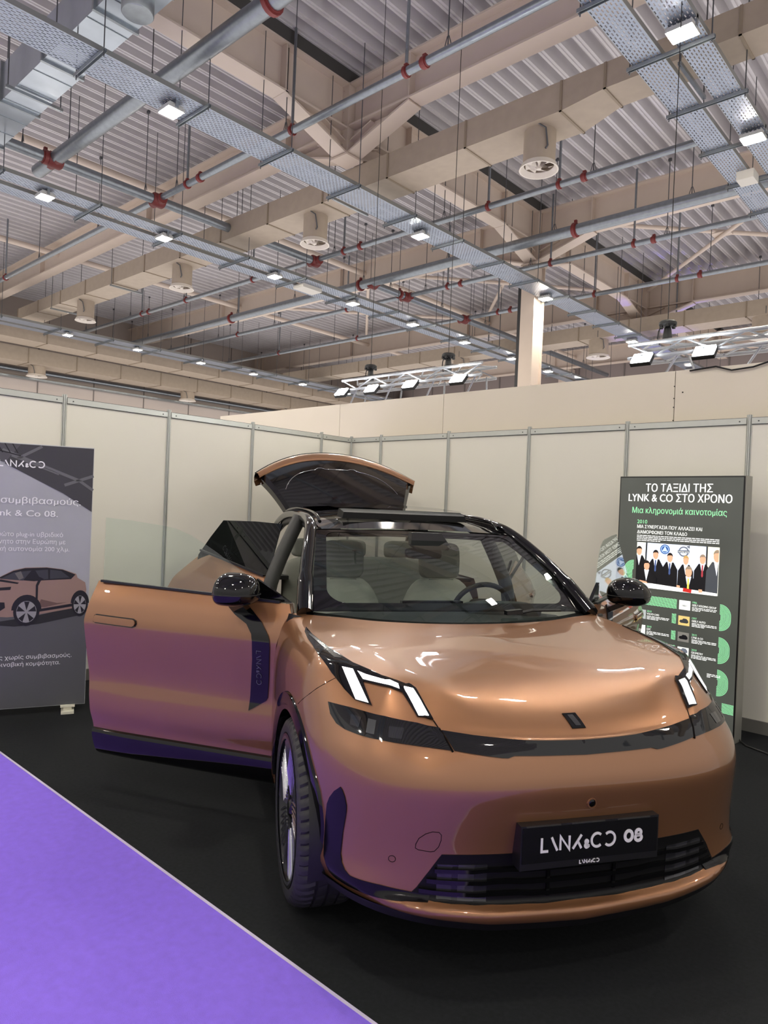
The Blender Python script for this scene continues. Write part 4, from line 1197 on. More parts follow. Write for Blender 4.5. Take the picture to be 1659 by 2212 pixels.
im = thing('interior_mirror', None, None); im.parent = CAR; im.location = P(.03, -1.15, 1.43)
MB().prism([(-.10, .075), (.09, .075), (.155, -.005), (.14, -.028), (-.06, -.028), (-.10, .0)], -.05, .05, lambda x, y, z: (x, z*.7+.02, y)).build('camera_housing', mat('housing dark', (34, 33, 34), .5), im)
pillow(MB(), (0, .05, -.055), .12, .02, .033, 0, .4).build('mirror', satin, im, 60)
# ---- doors
clear = glass('door glass', (.90, .945, .925), 1.0, 1.5)
tint = glass('tinted glass', (.10, .12, .11), .9, 1.5)
SK = [(.23, -.055), (.25, -.03), (.29, -.016), (.34, -.010), (.372, -.016), (.378, -.030), (.392, -.030), (.43, -.022), (.48, -.012), (.55, -.014), (.62, -.022), (.67, -.026), (.75, -.020), (.84, -.010), (.92, -.002), (.955, 0), (.985, -.004), (1.02, -.014), (1.06, -.028), (1.10, -.046), (1.18, -.090), (1.30, -.150)]
ZS = [.23, .24, .25, .27, .29, .315, .34, .36, .372, .378, .392, .41, .43, .455, .48, .51, .55, .59, .62, .645, .67, .71, .75, .80, .84, .88, .92, .94, .955, .97, .985, 1.0, 1.02, 1.04, 1.06, 1.08, 1.10]
def make_door(name, sgn, hinge, ang, s0, s1, belt, gl, gmat, glass_n, ns=26, blade=False):
    # door space: X = sgn*outwards, Y = along the door from the hinge, Z up
    t = thing(name, None, None); t.parent = CAR
    t.location = P(sgn*hinge[0], hinge[1], 0); t.rotation_euler = (0, 0, -sgn*math.radians(ang))
    def skin(s_, z, d=0.0):
        n = smooth_tab(z, SK)
        return (sgn*(n+d), s_, z)
    rows_p, rows_b = [], []
    for k in range(len(ZS)+2):
        row = []
        for j in range(ns+1):
            f = j/ns
            zb = belt[0]+(belt[1]-belt[0])*f
            z = ZS[k] if k < len(ZS) else 1.10+(zb-1.10)*(k-len(ZS)+1)/2
            a, b = lerp_tab(z, s0), lerp_tab(z, s1); s_ = a+(b-a)*f
            # rounded swelling above the arch of the nose side is ignored; gentle barrel along the length
            row.append(skin(s_, z, -.030*max(0, (f-.75)/.25)**2*.4))
        rows_p.append(row)
    ip = ZS.index(.378)
    panel = MB().grid(rows_p[ip:]).build('outer_panel', paint, t, 35)
    lower = MB().grid(rows_p[:ip+1]).build('lower_cladding', gloss, t, 40)
    # inner panel and edge closing
    edge = [r[0] for r in rows_p]+rows_p[-1][1:]+[r[-1] for r in rows_p[::-1]][1:]+rows_p[0][1:-1][::-1]
    inner = [(v[0]-sgn*.085 if abs(v[0]) < .07 else v[0]-sgn*.05, v[1]+(.012 if v[1] < .3 else -.012), v[2]+(.01 if v[2] < .5 else -.004)) for v in edge]
    n = len(edge); mb = MB()
    mb.add(edge+inner, [(i, (i+1) % n, n+(i+1) % n, n+i) for i in range(n)])
    mb.build('door_edge', paint, t)
    rows_i = [[(v[0]-sgn*(.088 if v[2] < 1.05 else .055), v[1], v[2]) for v in r] for r in rows_p]
    MB().grid(rows_i).build('inner_panel', mat('door card', (120, 118, 110), .8), t, 40)
    MB().box(min(-sgn*.16, -sgn*.07), max(-sgn*.16, -sgn*.07), .30, .85, .78, .86).build('armrest', satin, t)
    def gp(s_, z): return (sgn*(glass_n[0]-(z-1.15)*glass_n[1]), s_, z)
    q = [gp(*p) for p in gl]; q2 = [(x-sgn*.004, y, z) for x, y, z in q]; n = len(q)
    tri = tessellate_polygon([[Vector((b, c, 0)) for a, b, c in q]])
    MB().add(q+q2, [tuple(x) for x in tri]+[tuple(i+n for i in x[::-1]) for x in tri]+[(i, (i+1) % n, n+(i+1) % n, n+i) for i in range(n)]).build('window', gmat, t)
    # weather strip along the belt
    b0, b1 = gl[0], gl[-1]
    MB().obox((sgn*(-.075), .02, belt[0]+.006), (sgn*(-.085), lerp_tab(belt[1], s1)-.03, belt[1]+.002), .02, .012).build('belt_strip', satin, t)
    bvd = bvh_of([panel, lower])
    def dinlay(nm, poly, m, par, off=.003, base=-.003, h=.03):
        return inlay(nm, [(sgn*.0, -s_, z) for s_, z in poly], m, par, (sgn, 0, 0), off=off, base=base, h=h, bv=bvd)
    return t, panel, dinlay, skin
F0 = [(.23, .0), (.93, 0), (1.0, -.018), (1.09, -.062), (1.142, -.035), (1.2, -.03)]
F1 = [(.23, 1.078), (.394, 1.108), (.56, 1.131), (.75, 1.155), (.964, 1.172), (1.176, 1.154)]
FG = [(-.01, 1.09), (.0, 1.145), (.046, 1.168), (.165, 1.222), (.255, 1.270), (.353, 1.317), (.45, 1.366), (.55, 1.413), (.65, 1.455), (.747, 1.484), (.82, 1.496), (.905, 1.503), (1.05, 1.516), (1.232, 1.526), (1.117, 1.15), (1.10, 1.09), (.5, 1.09)]
BL = [(.306, 1.110), (.248, 1.068), (.173, 1.03), (.137, .985), (.129, .95), (.128, .86), (.137, .72), (.143, .594), (.098, .622), (.052, .652), (.043, .668), (.037, .76), (.031, .926), (.034, .965), (.044, .988), (.095, 1.05), (.160, 1.10), (.203, 1.125)]
def front_door(sgn, ang, fl):
    t, panel, dinlay, skin = make_door('front_door', sgn, (.94, -.57), ang, F0, F1, (1.142, 1.176), FG, clear, (-.09, .38))
    bl = dinlay('mirror_stalk_trim', BL, gloss, t, off=.007, h=.02)
    mb = MB()
    fx = .0085
    strokes(mb, 'LYNK&CO', (lambda x, y, z: (sgn*(.0+smooth_tab(.905-x, SK)+fx+z), .102-y, .905-x)) if sgn < 0 else (lambda x, y, z: (sgn*(smooth_tab(.905-x, SK)+fx+z), .076+y, .905-x)), .026, .0032)
    mb.build('lettering', mat('grey letters', (96, 96, 112), .4, .3), t)
    dinlay('handle_recess', [(1.104, .997), (1.09, 1.004), (.845, 1.000), (.826, .992), (.820, .975), (.826, .960), (.845, .952), (1.088, .956), (1.106, .964)], gloss, t, off=.0035, h=.03)
    h_ = dinlay('handle', [(1.096, .992), (1.09, .998), (.845, .994), (.832, .988), (.828, .975), (.832, .964), (.845, .958), (1.088, .962), (1.098, .968)], paint, t, off=.012, h=.03)
    # crease wedge at the foot of the trim
    # mirror
    m = t
    rows = []; nn = 28
    for j in range(17):
        ph = -PI/2+PI*j/16; row = []
        for i in range(nn+1):
            th = 2*PI*i/nn
            def sp(v, p): return math.copysign(abs(v)**p, v)
            zz = sp(math.sin(ph), .8); zz = zz*(.100 if zz > 0 else .062)
            cx_ = sp(math.cos(ph), .62)
            a = cx_*sp(math.cos(th), .85); b_ = cx_*sp(math.sin(th), .85)
            so = a*(.068 if a > 0 else .145)            # flat glass side towards the cabin, bulging front
            no = b_*.124; k = b_
            if zz > 0: zz *= 1-.34*max(0, k)**1.5-.12*max(0, -k)**2
            row.append((sgn*(.066+no), .225+so, 1.195+zz))
        rows.append(row)
    return t, m, rows, skin, bl
for sgn, ang in ((-1, 57.0), (1, 46.0)):
    t, m, rows, skin, bl = front_door(sgn, ang, 0)
    MB().grid(rows).build('mirror_shell', gloss, m, 70)
    MB().tube([(sgn*(.066+.1245*math.copysign(abs(math.sin(a))**.85, math.sin(a))), .225+math.copysign(abs(math.cos(a))**.85, math.cos(a))*(.0685 if math.cos(a) > 0 else .1455), 1.193) for a in [2*PI*k/32 for k in range(32)]], .0022, 6, closed=True).build('shell_joint', satin, m, 60)
    MB().add([(sgn*.066+.075*math.cos(2*PI*k/28), .272, 1.200+.045*math.sin(2*PI*k/28)) for k in range(28)]+[(sgn*.066+.075*math.cos(2*PI*k/28), .2745, 1.200+.045*math.sin(2*PI*k/28)) for k in range(28)], [tuple(range(28))[::-1], tuple(range(28, 56))]+[(k, (k+1) % 28, 28+(k+1) % 28, 28+k) for k in range(28)]).build('mirror_glass', chrome, m)
    MB().obox((sgn*-.05, .215, 1.09), (sgn*.06, .205, 1.150), .085, .030).build('mirror_foot', gloss, m)
    MB().add([(sgn*-.095, -.03, 1.145), (sgn*-.095, .17, 1.255), (sgn*-.095, .16, 1.15), (sgn*-.115, -.03, 1.145), (sgn*-.115, .17, 1.255), (sgn*-.115, .16, 1.15)], [(0, 1, 2), (5, 4, 3), (0, 1, 4, 3), (1, 2, 5, 4), (2, 0, 3, 5)]).build('mirror_sail', gloss, m)
R0 = [(.23, .0), (1.3, 0.0)]
R1 = [(.23, .73), (.375, .73), (.55, .78), (.70, .87), (.78, .96), (.85, 1.02), (.965, 1.045), (1.07, 1.0), (1.18, .89), (1.285, .765)]
RG = [(.0, 1.13), (.03, 1.510), (.30, 1.516), (.668, 1.508), (.75, 1.38), (.82, 1.246), (.80, 1.18), (.72, 1.13)]
for sgn, ang in ((-1, 35.0), (1, 35.0)):
    t, panel, dinlay, skin = make_door('rear_door', sgn, (.94, -1.69), ang, R0, R1, (1.160, 1.285), RG, tint, (-.09, .38))
    h_ = dinlay('handle', [(.96, 1.0), (.72, .995), (.705, .98), (.72, .962), (.95, .965)], paint, t, off=.012)

# ---- open tailgate
def tg(u, t, o=0.0):
    h_ = Vector((.585*u, -3.33-.03*(1-u*u), 1.545+.045*(1-u*u)))
    e = Vector((.80*u, -3.86-.42*(1-abs(u)**2.2), 1.865+.265*(1-abs(u)**2.2)))
    p = h_.lerp(e, t); n = Vector((0, .5, .86)); p = p+n*(.05*4*t*(1-t)*.5+o)
    return P(p.x, p.y, p.z)
gate = thing('tailgate', None, None); gate.parent = CAR
NU, NT = 24, 12
def trim_w(u, t): return t
TP = .84
outer = [[tg((-1+2*i/NU)*(.90+.03*j/NT), j/NT*TP, .07) for i in range(NU+1)] for j in range(NT+1)]
inn_ = [[tg((-1+2*i/NU)*.88, j/NT*.93, -.05) for i in range(NU+1)] for j in range(NT+1)]
MB().grid(outer).build('rear_window', gloss, gate, 40)
MB().grid(inn_).build('inner_panel', mat('gate trim', (20, 21, 22), .45), gate, 40)
prof_ = ((TP-.01, .070), (TP, .085), (.90, .098), (.96, .088), (1.0, .060), (1.012, .02), (1.0, -.02), (.93, -.05))
MB().grid([[tg(-1+2*i/NU, a, b) for i in range(NU+1)] for a, b in prof_]).build('painted_edge', paint, gate, 40)
MB().tube([tg(-1+2*i/NU, .985, .078) for i in range(NU+1)], .006, 6).build('lip_trim', gloss, gate, 40)
mb = MB()
for s in (-1, 1):
    mb.grid([[tg(s*(.90+.03*j/NT), j/NT*TP, .07) for j in range(NT+1)], [tg(s*(.94+.03*j/NT), j/NT*TP, .04) for j in range(NT+1)], [tg(s*(.93+.03*j/NT), j/NT*TP, -.03) for j in range(NT+1)], [tg(s*.88, j/NT*.93, -.05) for j in range(NT+1)]])
    mb.grid([[tg(s*1.0, a, b) for a, b in prof_], [tg(s*.93, a, b-.02) for a, b in prof_]])
    mb.build('side_trim', gloss, gate, 40); mb = MB()
pts = []
for i in range(33):
    u = -.86+1.72*i/32; t = .62-.58*abs(u)**5+(.03 if .18 < abs(u) < .30 else 0)
    pts.append(tg(u*.95, max(.04, t), .073))
MB().tube(pts, .0022, 6).build('trim_joint', chrome, gate, 40)
# ------------------------------------------------------------------ printed displays
def flat(name, poly, y, m, parent):
    # poly in (x, z) on the panel face at depth y (front is -y)
    tri = tessellate_polygon([[Vector((a, b, 0)) for a, b in poly]])
    return MB().add([(a, y, b) for a, b in poly], [tuple(t) for t in tri]).build(name, m, parent)
def text(body, x, z, cap, y, m, parent, align='LEFT', width=None, bold=0.0, name='lettering'):
    c = bpy.data.curves.new('txt', 'FONT'); c.body = body; c.size = 1.0; c.align_x = 'LEFT'; c.resolution_u = 3; c.fill_mode = 'NONE'
    o = bpy.data.objects.new('txt', c); me = bpy.data.meshes.new_from_object(o)
    bpy.data.objects.remove(o); bpy.data.curves.remove(c)
    # trace the outlines and fill each one by itself, so that overlapping strokes stay solid
    nb = {}
    for e in me.edges:
        a, b = e.vertices; nb.setdefault(a, []).append(b); nb.setdefault(b, []).append(a)
    seen, loops = set(), []
    for v0 in range(len(me.vertices)):
        if v0 in seen or v0 not in nb: continue
        comp, st = [], [v0]; seen.add(v0)
        while st:
            q = st.pop(); comp.append(q)
            for k in nb[q]:
                if k not in seen: seen.add(k); st.append(k)
        comp.sort(); loops.append([me.vertices[k].co.xy.copy() for k in comp])
    loops = [l for l in loops if len(l) > 2]
    allp = [p for l in loops for p in l]; a, b = min(p.x for p in allp), max(p.x for p in allp)
    s = cap/.727; sx = width/(b-a) if width else s
    off = x-a*sx if align == 'LEFT' else (x-b*sx if align == 'RIGHT' else x-(a+b)/2*sx)
    # fill by winding number in fine horizontal bands, so that overlapping strokes stay solid
    n = 60 if cap > .04 else 34; dy = .727/n; y0_ = min(p.y for p in allp); y1_ = max(p.y for p in allp); k = bold*1.15*s
    edges_ = [(l[q-1], l[q]) for l in loops for q in range(len(l))]; buckets = {}
    for p, q in edges_:
        lo, hi = min(p.y, q.y), max(p.y, q.y)
        for r in range(int((lo-y0_)/dy)-1, int((hi-y0_)/dy)+2):
            yc = y0_+(r+.5)*dy
            if lo <= yc < hi: buckets.setdefault(r, []).append((p.x+(q.x-p.x)*(yc-p.y)/(q.y-p.y), 1 if q.y > p.y else -1))
    mb = MB()
    for r, cr in sorted(buckets.items()):
        cr.sort(); wn = 0; za, zb_ = z+(y0_+r*dy)*s, z+(y0_+(r+1)*dy)*s; spans = []
        for xx, sgn_ in cr:
            if wn == 0: st_ = xx
            wn += sgn_
            if wn == 0: spans.append((off+st_*sx-k, off+xx*sx+k))
        for xa, xb in spans: mb.add([(xa, y, za), (xb, y, za), (xb, y, zb_), (xa, y, zb_)], [(0, 1, 2, 3)])
    me.clear_geometry(); me.from_pydata(mb.v, [], mb.f); me.update()
    me.name = name; me.materials.clear(); me.materials.append(m)
    ob = bpy.data.objects.new(name, me); COL.objects.link(ob); ob.parent = parent
    return ob
def lit(name, col, e=.55):
    m = mat(name, col, .4, emit=e); return m
# --- light box with the company timeline
LB = thing('light_box', 'tall dark backlit timeline panel with green stripes, standing at the back wall', 'display panel', (3.597, -.334, 0), math.radians(-6.453))
bw, bh = 1.020, 2.0
MB().box(0, bw, .006, .125, 0.0, bh).build('frame', mat('light box frame', (150, 150, 142), .4, .4), LB)
MB().box(.004, bw-.004, -.001, .006, .004, bh-.004).build('gasket', satin, LB)
def pm(n, c, e=.5): return lit('lit '+n, c, e)
bgm = mat('lit background', (66, 68, 64), .35, emit=.75)
nt = bgm.node_tree; n_ = nt.nodes.new('ShaderNodeTexNoise'); n_.inputs['Scale'].default_value = 2.2
tcn = nt.nodes.new('ShaderNodeTexCoord'); nt.links.new(tcn.outputs['Object'], n_.inputs['Vector'])
mxn = nt.nodes.new('ShaderNodeMix'); mxn.data_type = 'RGBA'; mxn.inputs[6].default_value = (*lin((56, 58, 54)), 1); mxn.inputs[7].default_value = (*lin((84, 86, 80)), 1)
nt.links.new(n_.outputs['Fac'], mxn.inputs[0]); nt.links.new(mxn.outputs[2], nt.nodes['Principled BSDF'].inputs['Emission Color'])
face = MB().box(.012, bw-.012, -.003, .0, .012, bh-.012).build('printed_face', bgm, LB)
wt = pm('white', (236, 238, 234), .8); gn = pm('mint', (140, 214, 160), .75)
Y0 = -.0036
text('ΤΟ ΤΑΞΙΔΙ ΤΗΣ', .511, 1.872, .066, Y0, wt, face, 'CENTER', .545, .012)
text('LYNK & CO ΣΤΟ ΧΡΟΝΟ', .510, 1.792, .064, Y0, wt, face, 'CENTER', .842, .012)
text('Μια κληρονομιά καινοτομίας', .512, 1.694, .050, Y0, gn, face, 'CENTER', .77, .010)
text('2010', .175, 1.609, .032, Y0, gn, face, 'LEFT', .088, .008)
text('ΜΙΑ ΣΥΝΕΡΓΑΣΙΑ ΠΟΥ ΑΛΛΑΖΕΙ ΚΑΙ', .177, 1.570, .027, Y0, wt, face, 'LEFT', .538, .010)
text('ΔΙΑΜΟΡΦΩΝΕΙ ΤΟΝ ΚΛΑΔΟ', .178, 1.526, .027, Y0, wt, face, 'LEFT', .421, .010)
def tiny(x, z, w, rows, lh=.0125, h=.006, m=None):
    # unreadably small running text: rows of short dashes
    rnd = random.Random(int(x*1000+z*7000)); mb = MB()
    for r in range(rows):
        xx = x; end = x+w*(1 if r < rows-1 else rnd.uniform(.3, .7))
        while xx < end-.01:
            l = min(rnd.uniform(.012, .045), end-xx); zz = z-r*lh
            mb.add([(xx, Y0, zz), (xx+l, Y0, zz), (xx+l, Y0, zz+h), (xx, Y0, zz+h)], [(0, 1, 2, 3)]); xx += l+.005
    mb.build('small_print', m or wt, face, fix=False)
tiny(.178, 1.506, .672, 4, .0135, .0065)
# photograph of the signing, as plain flat figures
px0, px1, pz0, pz1 = .183, .855, 1.083, 1.453
ph = flat('photo_print', [(px0, pz0), (px1, pz0), (px1, pz1), (px0, pz1)], Y0, pm('photo wall', (206, 214, 228), .8), face)
def pp(u, v): return (px0+(px1-px0)*u, pz1-(pz1-pz0)*v)
cnt = [0]
def pf(poly, m, nm='print_shape'):
    cnt[0] += 1
    cl = [(min(1, max(0, u)), min(1, max(0, v))) for u, v in poly]
    flat(nm, [pp(u, v) for u, v in cl], Y0-.00025*cnt[0], m, face)
def el(cx_, cy_, rx, ry, n=18): return [(cx_+rx*math.cos(2*PI*k/n), cy_+ry*math.sin(2*PI*k/n)) for k in range(n)]
suit = pm('suit', (22, 22, 26), .6); suit2 = pm('suit grey', (72, 76, 82), .6); skin = pm('skin', (222, 172, 138), .7); hair = pm('hair', (34, 28, 26), .6); hairg = pm('hair grey', (150, 132, 112), .7)
shirt = pm('shirt', (232, 236, 244), .8); tie1 = pm('tie blue', (70, 90, 140), .7); tiey = pm('tie yellow', (226, 206, 90), .8); tier = pm('tie red', (170, 60, 70), .7); redb = pm('red book', (196, 44, 40), .7); blu = pm('logo blue', (44, 84, 150), .8); steel = pm('logo grey', (104, 110, 122), .7); dk = pm('frame dark', (60, 62, 64), .6)
pf([(0, 0), (.11, 0), (.11, 1), (0, 1)], pm('photo pane', (226, 232, 222), .85)); pf([(.115, 0), (.135, 0), (.125, 1), (.105, 1)], dk)
pf([(.85, 0), (.87, 0), (.87, 1), (.85, 1)], dk); pf([(.87, 0), (1, 0), (1, 1), (.87, 1)], pm('photo pane2', (224, 222, 204), .85))
pf(el(.36, .12, .060, .105), blu); pf(el(.36, .12, .048, .085), pm('logo light', (170, 196, 228), .8)); pf(el(.36, .12, .040, .070), blu); pf([(.36, .05), (.395, .165), (.325, .165)], pm('logo light2', (190, 206, 232), .8))
pf(el(.59, .14, .062, .11), steel); pf(el(.59, .14, .047, .083), pm('photo wall2', (206, 214, 228), .8)); pf([(.62, .03), (.66, .0), (.66, .07)], steel); pf([(.52, .115), (.66, .105), (.66, .165), (.52, .175)], steel)
c_ = text('VOLVO', pp(.528, 0)[0], pp(0, .163)[1], .013, Y0-.004, wt, face, 'LEFT', .085, .012)
def person(u, v, s, body, tie, hr, low, sh=1.0):
    pf([(u-.095*s*sh, v+.30*s), (u-.045*s, v+.15*s), (u+.045*s, v+.15*s), (u+.095*s*sh, v+.30*s), (u+.10*s*sh, low), (u-.10*s*sh, low)], body, 'figure')
    pf([(u-.030*s, v+.135*s), (u+.030*s, v+.135*s), (u, v+.38*s)], shirt); 
    if tie: pf([(u-.008*s, v+.17*s), (u+.008*s, v+.17*s), (u+.011*s, v+.40*s), (u, v+.43*s), (u-.011*s, v+.40*s)], tie)
    pf(el(u, v+.055*s, .034*s, .098*s), skin, 'figure'); pf([(u+.036*s*math.cos(a), v+.03*s-.085*s*math.sin(a)) for a in [PI*k/10 for k in range(11)]]+[(u-.02*s, v+.005*s), (u+.02*s, v+.0*s)], hr, 'figure')
person(.035, .14, 1.0, suit, None, hair, 1); person(.25, .20, 1.0, suit, tie1, hair, 1); person(.43, .24, 1.0, suit, tie1, hair, 1)
person(.625, .27, .95, suit, None, pm('hair blond', (196, 160, 96), .7), 1); person(.82, .22, 1.0, suit, tier, hairg, 1); person(.985, .12, 1.25, suit2, None, hairg, 1)
person(.145, .45, 1.05, suit, None, hair, 1, 1.25); person(.665, .50, 1.15, suit, tiey, hairg, 1, 1.2)
pf([(0, .90), (.22, .89), (1, .945), (1, 1), (0, 1)], pm('table cloth', (238, 240, 236), .85)); pf([(.61, .905), (.71, .925), (.705, 1.0), (.605, .985)], redb); pf([(.0, .84), (.05, .85), (.05, .91), (0, .90)], redb)
pf([(.06, .84), (.15, .86), (.17, .90), (.06, .89)], skin); pf([(.53, .86), (.57, .87), (.57, .92), (.53, .91)], skin); pf([(.79, .90), (.83, .90), (.835, .96), (.79, .97)], skin)
# green stripe bands
def stripe(name, lines, w, par=face):
    mb = MB()
    for ln in lines:
        L_, R_ = [], []
        for i, p in enumerate(ln):
            a = Vector(ln[max(0, i-1)]); b = Vector(ln[min(len(ln)-1, i+1)]); d = (b-a).normalized(); nn = Vector((-d.y, d.x))*w/2
            L_.append(Vector(p)+nn); R_.append(Vector(p)-nn)
        for i in range(len(ln)-1):
            mb.add([(q.x, Y0, q.y) for q in (L_[i], L_[i+1], R_[i+1], R_[i])], [(0, 1, 2, 3)])
    mb.build(name, gn, par, fix=False)
def dband(top, bot, x0=.876, x1=.957, n=9, gap=.0088):
    lines = []; r0 = x1-x0
    for k in range(n):
        r = (r0-k*gap); t, b = top-k*gap, bot+k*gap; ln = [(x0, t)]
        for i in range(1, 10):
            a = PI/2*i/9; ln.append((x0+r*math.sin(a), t-r*1.0*(1-math.cos(a))))
        for i in range(10):
            a = PI/2*i/9; ln.append((x0+r*math.cos(a), b+r*(1-math.sin(a))))
        ln.append((x0, b)); lines.append(ln)
    stripe('green_stripes', lines, .0052)
for tz, bz in ((1.022, .825), (.772, .576), (.526, .330)): dband(tz, bz)
def hband(x0, x1, z0, z1, n=9, amp=.0018, vert=False):
    lines = []
    for k in range(n):
        z = z0+(z1-z0)*k/(n-1); m_ = max(2, int((x1-x0)/.008))
        lines.append([(x0+(x1-x0)*i/m_, z+amp*math.sin(i*1.9+k)) for i in range(m_+1)])
    stripe('green_stripes', lines, .0052)
hband(.10, .541, .947, 1.016); hband(.505, .541, .83, .90); hband(.505, .541, .70, .765); hband(.92, 1.006, .213, .281, amp=.0006); hband(.505, .541, .58, .65)
lines = []
for k in range(9):
    r = .084-k*.0088; ln = [(.160, 1.215+r)]
    for i in range(1, 10):
        a = PI/2*i/9; ln.append((.160-r*math.sin(a), 1.215+r*math.cos(a)))
    for i in range(1, 22): ln.append((.160-r+.0015*math.sin(i*1.7+k), 1.215-i*.0085))
    lines.append(ln)
stripe('green_stripes', lines, .0052)
# entries
def entry(x, z, year, head, w, sq, sqcol):
    flat('thumbnail', [(sq, z-.064), (sq+.090, z-.064), (sq+.090, z+.010), (sq, z+.010)], Y0, pm('thumb %d' % sqcol[0], sqcol, .75), face)
    text(year, x, z-.004, .015, Y0, gn, face, 'LEFT', None, .012); text(head, x, z-.026, .0165, Y0, wt, face, 'LEFT', w, .014)
    tiny(x, z-.040, .19, 3, .011, .0055)
entry(.664, 1.008, '1986', 'GEELY HOLDING GROUP', .185, .560, (226, 230, 226)); entry(.667, .885, '1997', 'GEELY AUTO', .105, .559, (214, 190, 120))
entry(.671, .757, '2015', 'LYNK & CO', .088, .559, (120, 118, 112)); entry(.673, .640, '2018', 'GEOMETRY', .09, .562, (222, 226, 222))
entry(.294, .890, '2010', 'VOLVO CARS', .105, .196, (170, 176, 176)); entry(.298, .765, '2018', 'LEVC', .035, .196, (225, 229, 226))
text('GEELY', .584, .972, .011, Y0-.0005, dk, face, 'LEFT', .042, .01)
thumb = [(-.036, -.010), (-.030, .004), (-.014, .007), (-.004, .018), (.020, .017), (.034, .004), (.036, -.012), (.024, -.018), (-.024, -.018)]
for (cx_, cz_, m_) in ((.604, .858, dk), (.604, .730, suit), (.607, .625, steel)):
    flat('thumbnail_car', [(cx_+a, cz_+b) for a, b in thumb], Y0-.0006, m_, face)
tiny(.80, .478, .10, 3, .011, .0055)
MB().tube([(1.0, .10, .03), (1.03, .09, .008), (1.10, .02, .008), (1.25, -.02, .007), (1.5, -.16, .007), (1.9, -.18, .007)], .006, 6).build('power_cord', satin, LB, 40)

# --- fabric banner with a hatchback print on the left
FB = thing('fabric_banner', 'grey fabric banner with a printed copper car, standing by the left wall', 'banner', (.86-.40*.95, -3.62-.917*.95, 0), math.radians(66.43))
MB().box(0, .95, 0, .04, .05, 2.015).build('frame', mat('banner frame', (206, 208, 206), .4, .4), FB)
for x in (.13, .83):
    MB().box(x-.045, x+.045, -.075, .13, 0, .018).box(x-.03, x+.03, -.02, .06, .018, .05).box(x-.05, x+.05, -.03, .07, .04, .055).build('foot', mat('ivory plastic', (226, 224, 206), .5), FB)
def fx(x): return x+.95
FY = -.002
fab = mat('banner fabric grey', (168, 171, 176), .8, noise=.12, nscale=3, bump=.25, bscale=9)
mb = MB(); rows = []
rnd = random.Random(3)
for j in range(30):
    z = .055+1.955*j/29
    rows.append([(.004+.942*i/16, FY-.0015*math.sin(i*1.3+j*.35)*(1 if 0 < i < 16 and 0 < j < 29 else 0), z) for i in range(17)])
can = mb.grid(rows).build('printed_fabric', fab, FB, 60)
def bp(n, c, r=.8): return mat('print '+n, c, r, noise=.06, nscale=6)
yy = -.0048
flat('print_floor', [(.004, .056), (.946, .056), (.946, .80), (.004, .80)], yy, bp('floor', (90, 91, 95)), can)
flat('print_roof', [(fx(-.60), 2.008), (fx(-.60), 1.86), (fx(-.21), 1.66), (.946, 1.525), (.946, 2.008)], yy, bp('roof', (66, 66, 70)), can)
flat('print_roof', [(.004, 2.008), (.004, 1.93), (fx(-.60), 1.87), (fx(-.5), 2.008)], yy-.0002, bp('roof light', (84, 84, 88)), can)
for a, b, w in (((-.62, 1.96), (-.10, 1.76), .022), ((-.20, 1.72), (.0, 1.80), .022), ((-.10, 1.76), (-.0, 1.69), .02), ((-.52, 1.90), (-.36, 2.0), .02), ((-.56, 1.92), (-.24, 1.80), .014)):
    p, q = Vector((fx(a[0]), a[1])), Vector((fx(b[0]), b[1])); d = (q-p).normalized(); nn = Vector((-d.y, d.x))*w/2
    flat('print_beam', [tuple(p+nn), tuple(q+nn), tuple(q-nn), tuple(p-nn)], yy-.0005, bp('beam', (106, 107, 110)), can)
for k in range(3):
    p = (fx(-.66+.05*k), 2.0)
    flat('print_truss', [(p[0], 2.008), (p[0]+.008, 2.008), (p[0]+.045, 1.94), (p[0]+.037, 1.94)], yy-.0006, bp('truss', (34, 34, 38)), can)
flat('print_truss', [(.25, 1.972), (fx(-.50), 1.926), (fx(-.50), 1.918), (.25, 1.962)], yy-.0006, bp('truss', (34, 34, 38)), can)
wb = bp('white', (236, 238, 238))
mb = MB(); strokes(mb, 'LYNK&CO', lambda x, y, z: (fx(-.637)+x*1.02, yy-.0012-z*.1, 1.842+y), .044, .0085); mb.build('lettering', wb, can)
yt = yy-.001
text('συμβιβασμούς.', fx(-.083), 1.572, .048, yt, wb, can, 'RIGHT', .535, .012)
text('Lynk & Co 08.', fx(-.238), 1.478, .047, yt, wb, can, 'RIGHT', .455, .012)
text('πρώτο plug-in υβριδικό', fx(-.197), 1.328, .034, yt, wb, can, 'RIGHT', .465)
text('αυτοκίνητο στην Ευρώπη με', fx(-.178), 1.274, .034, yt, wb, can, 'RIGHT', .58)
text('ηλεκτρική αυτονομία 200 χλμ.', fx(-.150), 1.220, .034, yt, wb, can, 'RIGHT', .635)
text('ς χωρίς συμβιβασμούς.', fx(-.106), .418, .030, yt, wb, can, 'RIGHT', .485)
text('σκανδιναβική κομψότητα.', fx(-.184), .366, .030, yt, wb, can, 'RIGHT', .52)
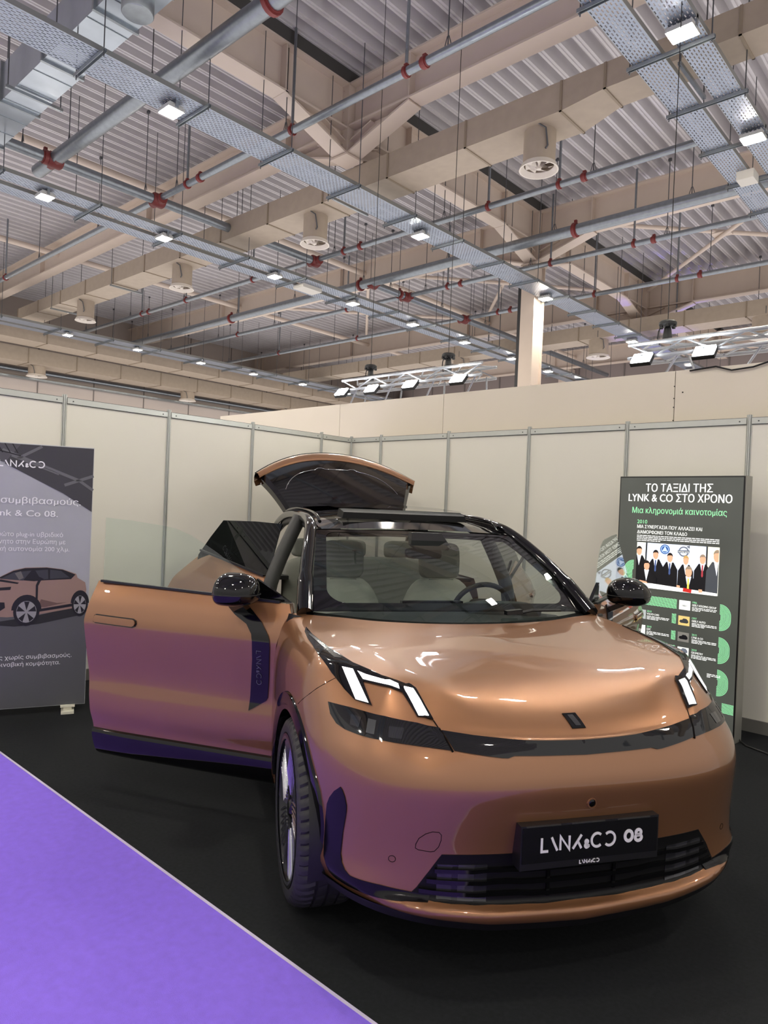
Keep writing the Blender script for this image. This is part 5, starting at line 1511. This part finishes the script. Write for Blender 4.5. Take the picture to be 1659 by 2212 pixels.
# the printed car, layer over layer
def car(poly, m, l): flat('print_car', [(fx(a), b) for a, b in poly], yt-.0003*l, m, can)
cop = bp('copper', (150, 124, 112), .6); cop2 = bp('copper shade', (108, 84, 78), .6); ink = bp('ink', (20, 20, 24), .5); gl_ = bp('glass', (58, 60, 64), .4)
car([(-.95, .735), (-.95, .71), (-.60, .70), (-.36, .735), (-.10, .80), (-.02, .78), (.0, .765), (-.08, .73), (-.34, .675), (-.5, .66)], bp('shadow', (40, 40, 44)), 0)
car([(-.93, .98), (-.80, 1.02), (-.62, 1.02), (-.52, 1.078), (-.44, 1.097), (-.30, 1.10), (-.19, 1.085), (-.095, 1.050), (-.085, 1.02), (-.03, .985), (-.02, .93), (-.03, .85), (-.10, .79), (-.35, .745), (-.55, .73), (-.93, .76)], cop, 1)
car([(-.62, 1.018), (-.52, 1.072), (-.445, 1.092), (-.30, 1.097), (-.19, 1.082), (-.10, 1.045), (-.13, 1.01), (-.34, 1.0), (-.38, .995)], ink, 2)
car([(-.60, 1.014), (-.515, 1.062), (-.40, 1.075), (-.455, 1.0)], gl_, 3); car([(-.375, 1.075), (-.29, 1.082), (-.285, 1.012), (-.335, 1.005)], gl_, 3); car([(-.275, 1.082), (-.20, 1.072), (-.14, 1.022), (-.275, 1.012)], gl_, 3)
car([(-.51, 1.055), (-.47, 1.07), (-.45, 1.02), (-.48, 1.005)], bp('seat', (110, 108, 104)), 4)
car([(-.38, 1.02), (-.345, 1.028), (-.315, 1.012), (-.335, .998), (-.372, 1.0)], ink, 4); car([(-.355, 1.0), (-.335, 1.0), (-.352, .96), (-.352, .855), (-.366, .85), (-.368, .965)], ink, 4)
car([(-.95, .93), (-.66, .945), (-.53, .955), (-.535, .932), (-.66, .925), (-.95, .90)], ink, 3); car([(-.64, 1.0), (-.49, .975), (-.48, .985), (-.6, 1.01)], ink, 3)
car([(-.35, .765), (-.10, .805), (-.11, .825), (-.20, .81), (-.35, .785)], ink, 3); car([(-.33, .86), (-.22, .83), (-.15, .835), (-.30, .80), (-.35, .80)], cop2, 2)
car([(-.95, .86), (-.57, .84), (-.565, .80), (-.60, .775), (-.95, .79)], ink, 3); car([(-.95, .85), (-.60, .835), (-.60, .80), (-.95, .805)], cop, 4)
def pw(cx_, cz_, rx, rz):
    car([(cx_+rx*1.28*math.cos(a), cz_+.012+rz*1.25*math.sin(a)) for a in [PI*k/14 for k in range(15)]], ink, 4)
    car([(cx_+rx*1.12*math.cos(2*PI*k/24), cz_+rz*1.14*math.sin(2*PI*k/24)) for k in range(24)], ink, 5)
    car([(cx_+rx*.86*math.cos(2*PI*k/24), cz_+rz*.88*math.sin(2*PI*k/24)) for k in range(24)], bp('rim', (150, 150, 152)), 6)
    for k in range(5):
        a = 2*PI*k/5+.3; car([(cx_+rx*.12*math.cos(a), cz_+rz*.12*math.sin(a)), (cx_+rx*.84*math.cos(a-.28), cz_+rz*.86*math.sin(a-.28)), (cx_+rx*.84*math.cos(a+.28), cz_+rz*.86*math.sin(a+.28))], ink, 7)
pw(-.424, .768, .078, .092); pw(-.062, .815, .05, .078)
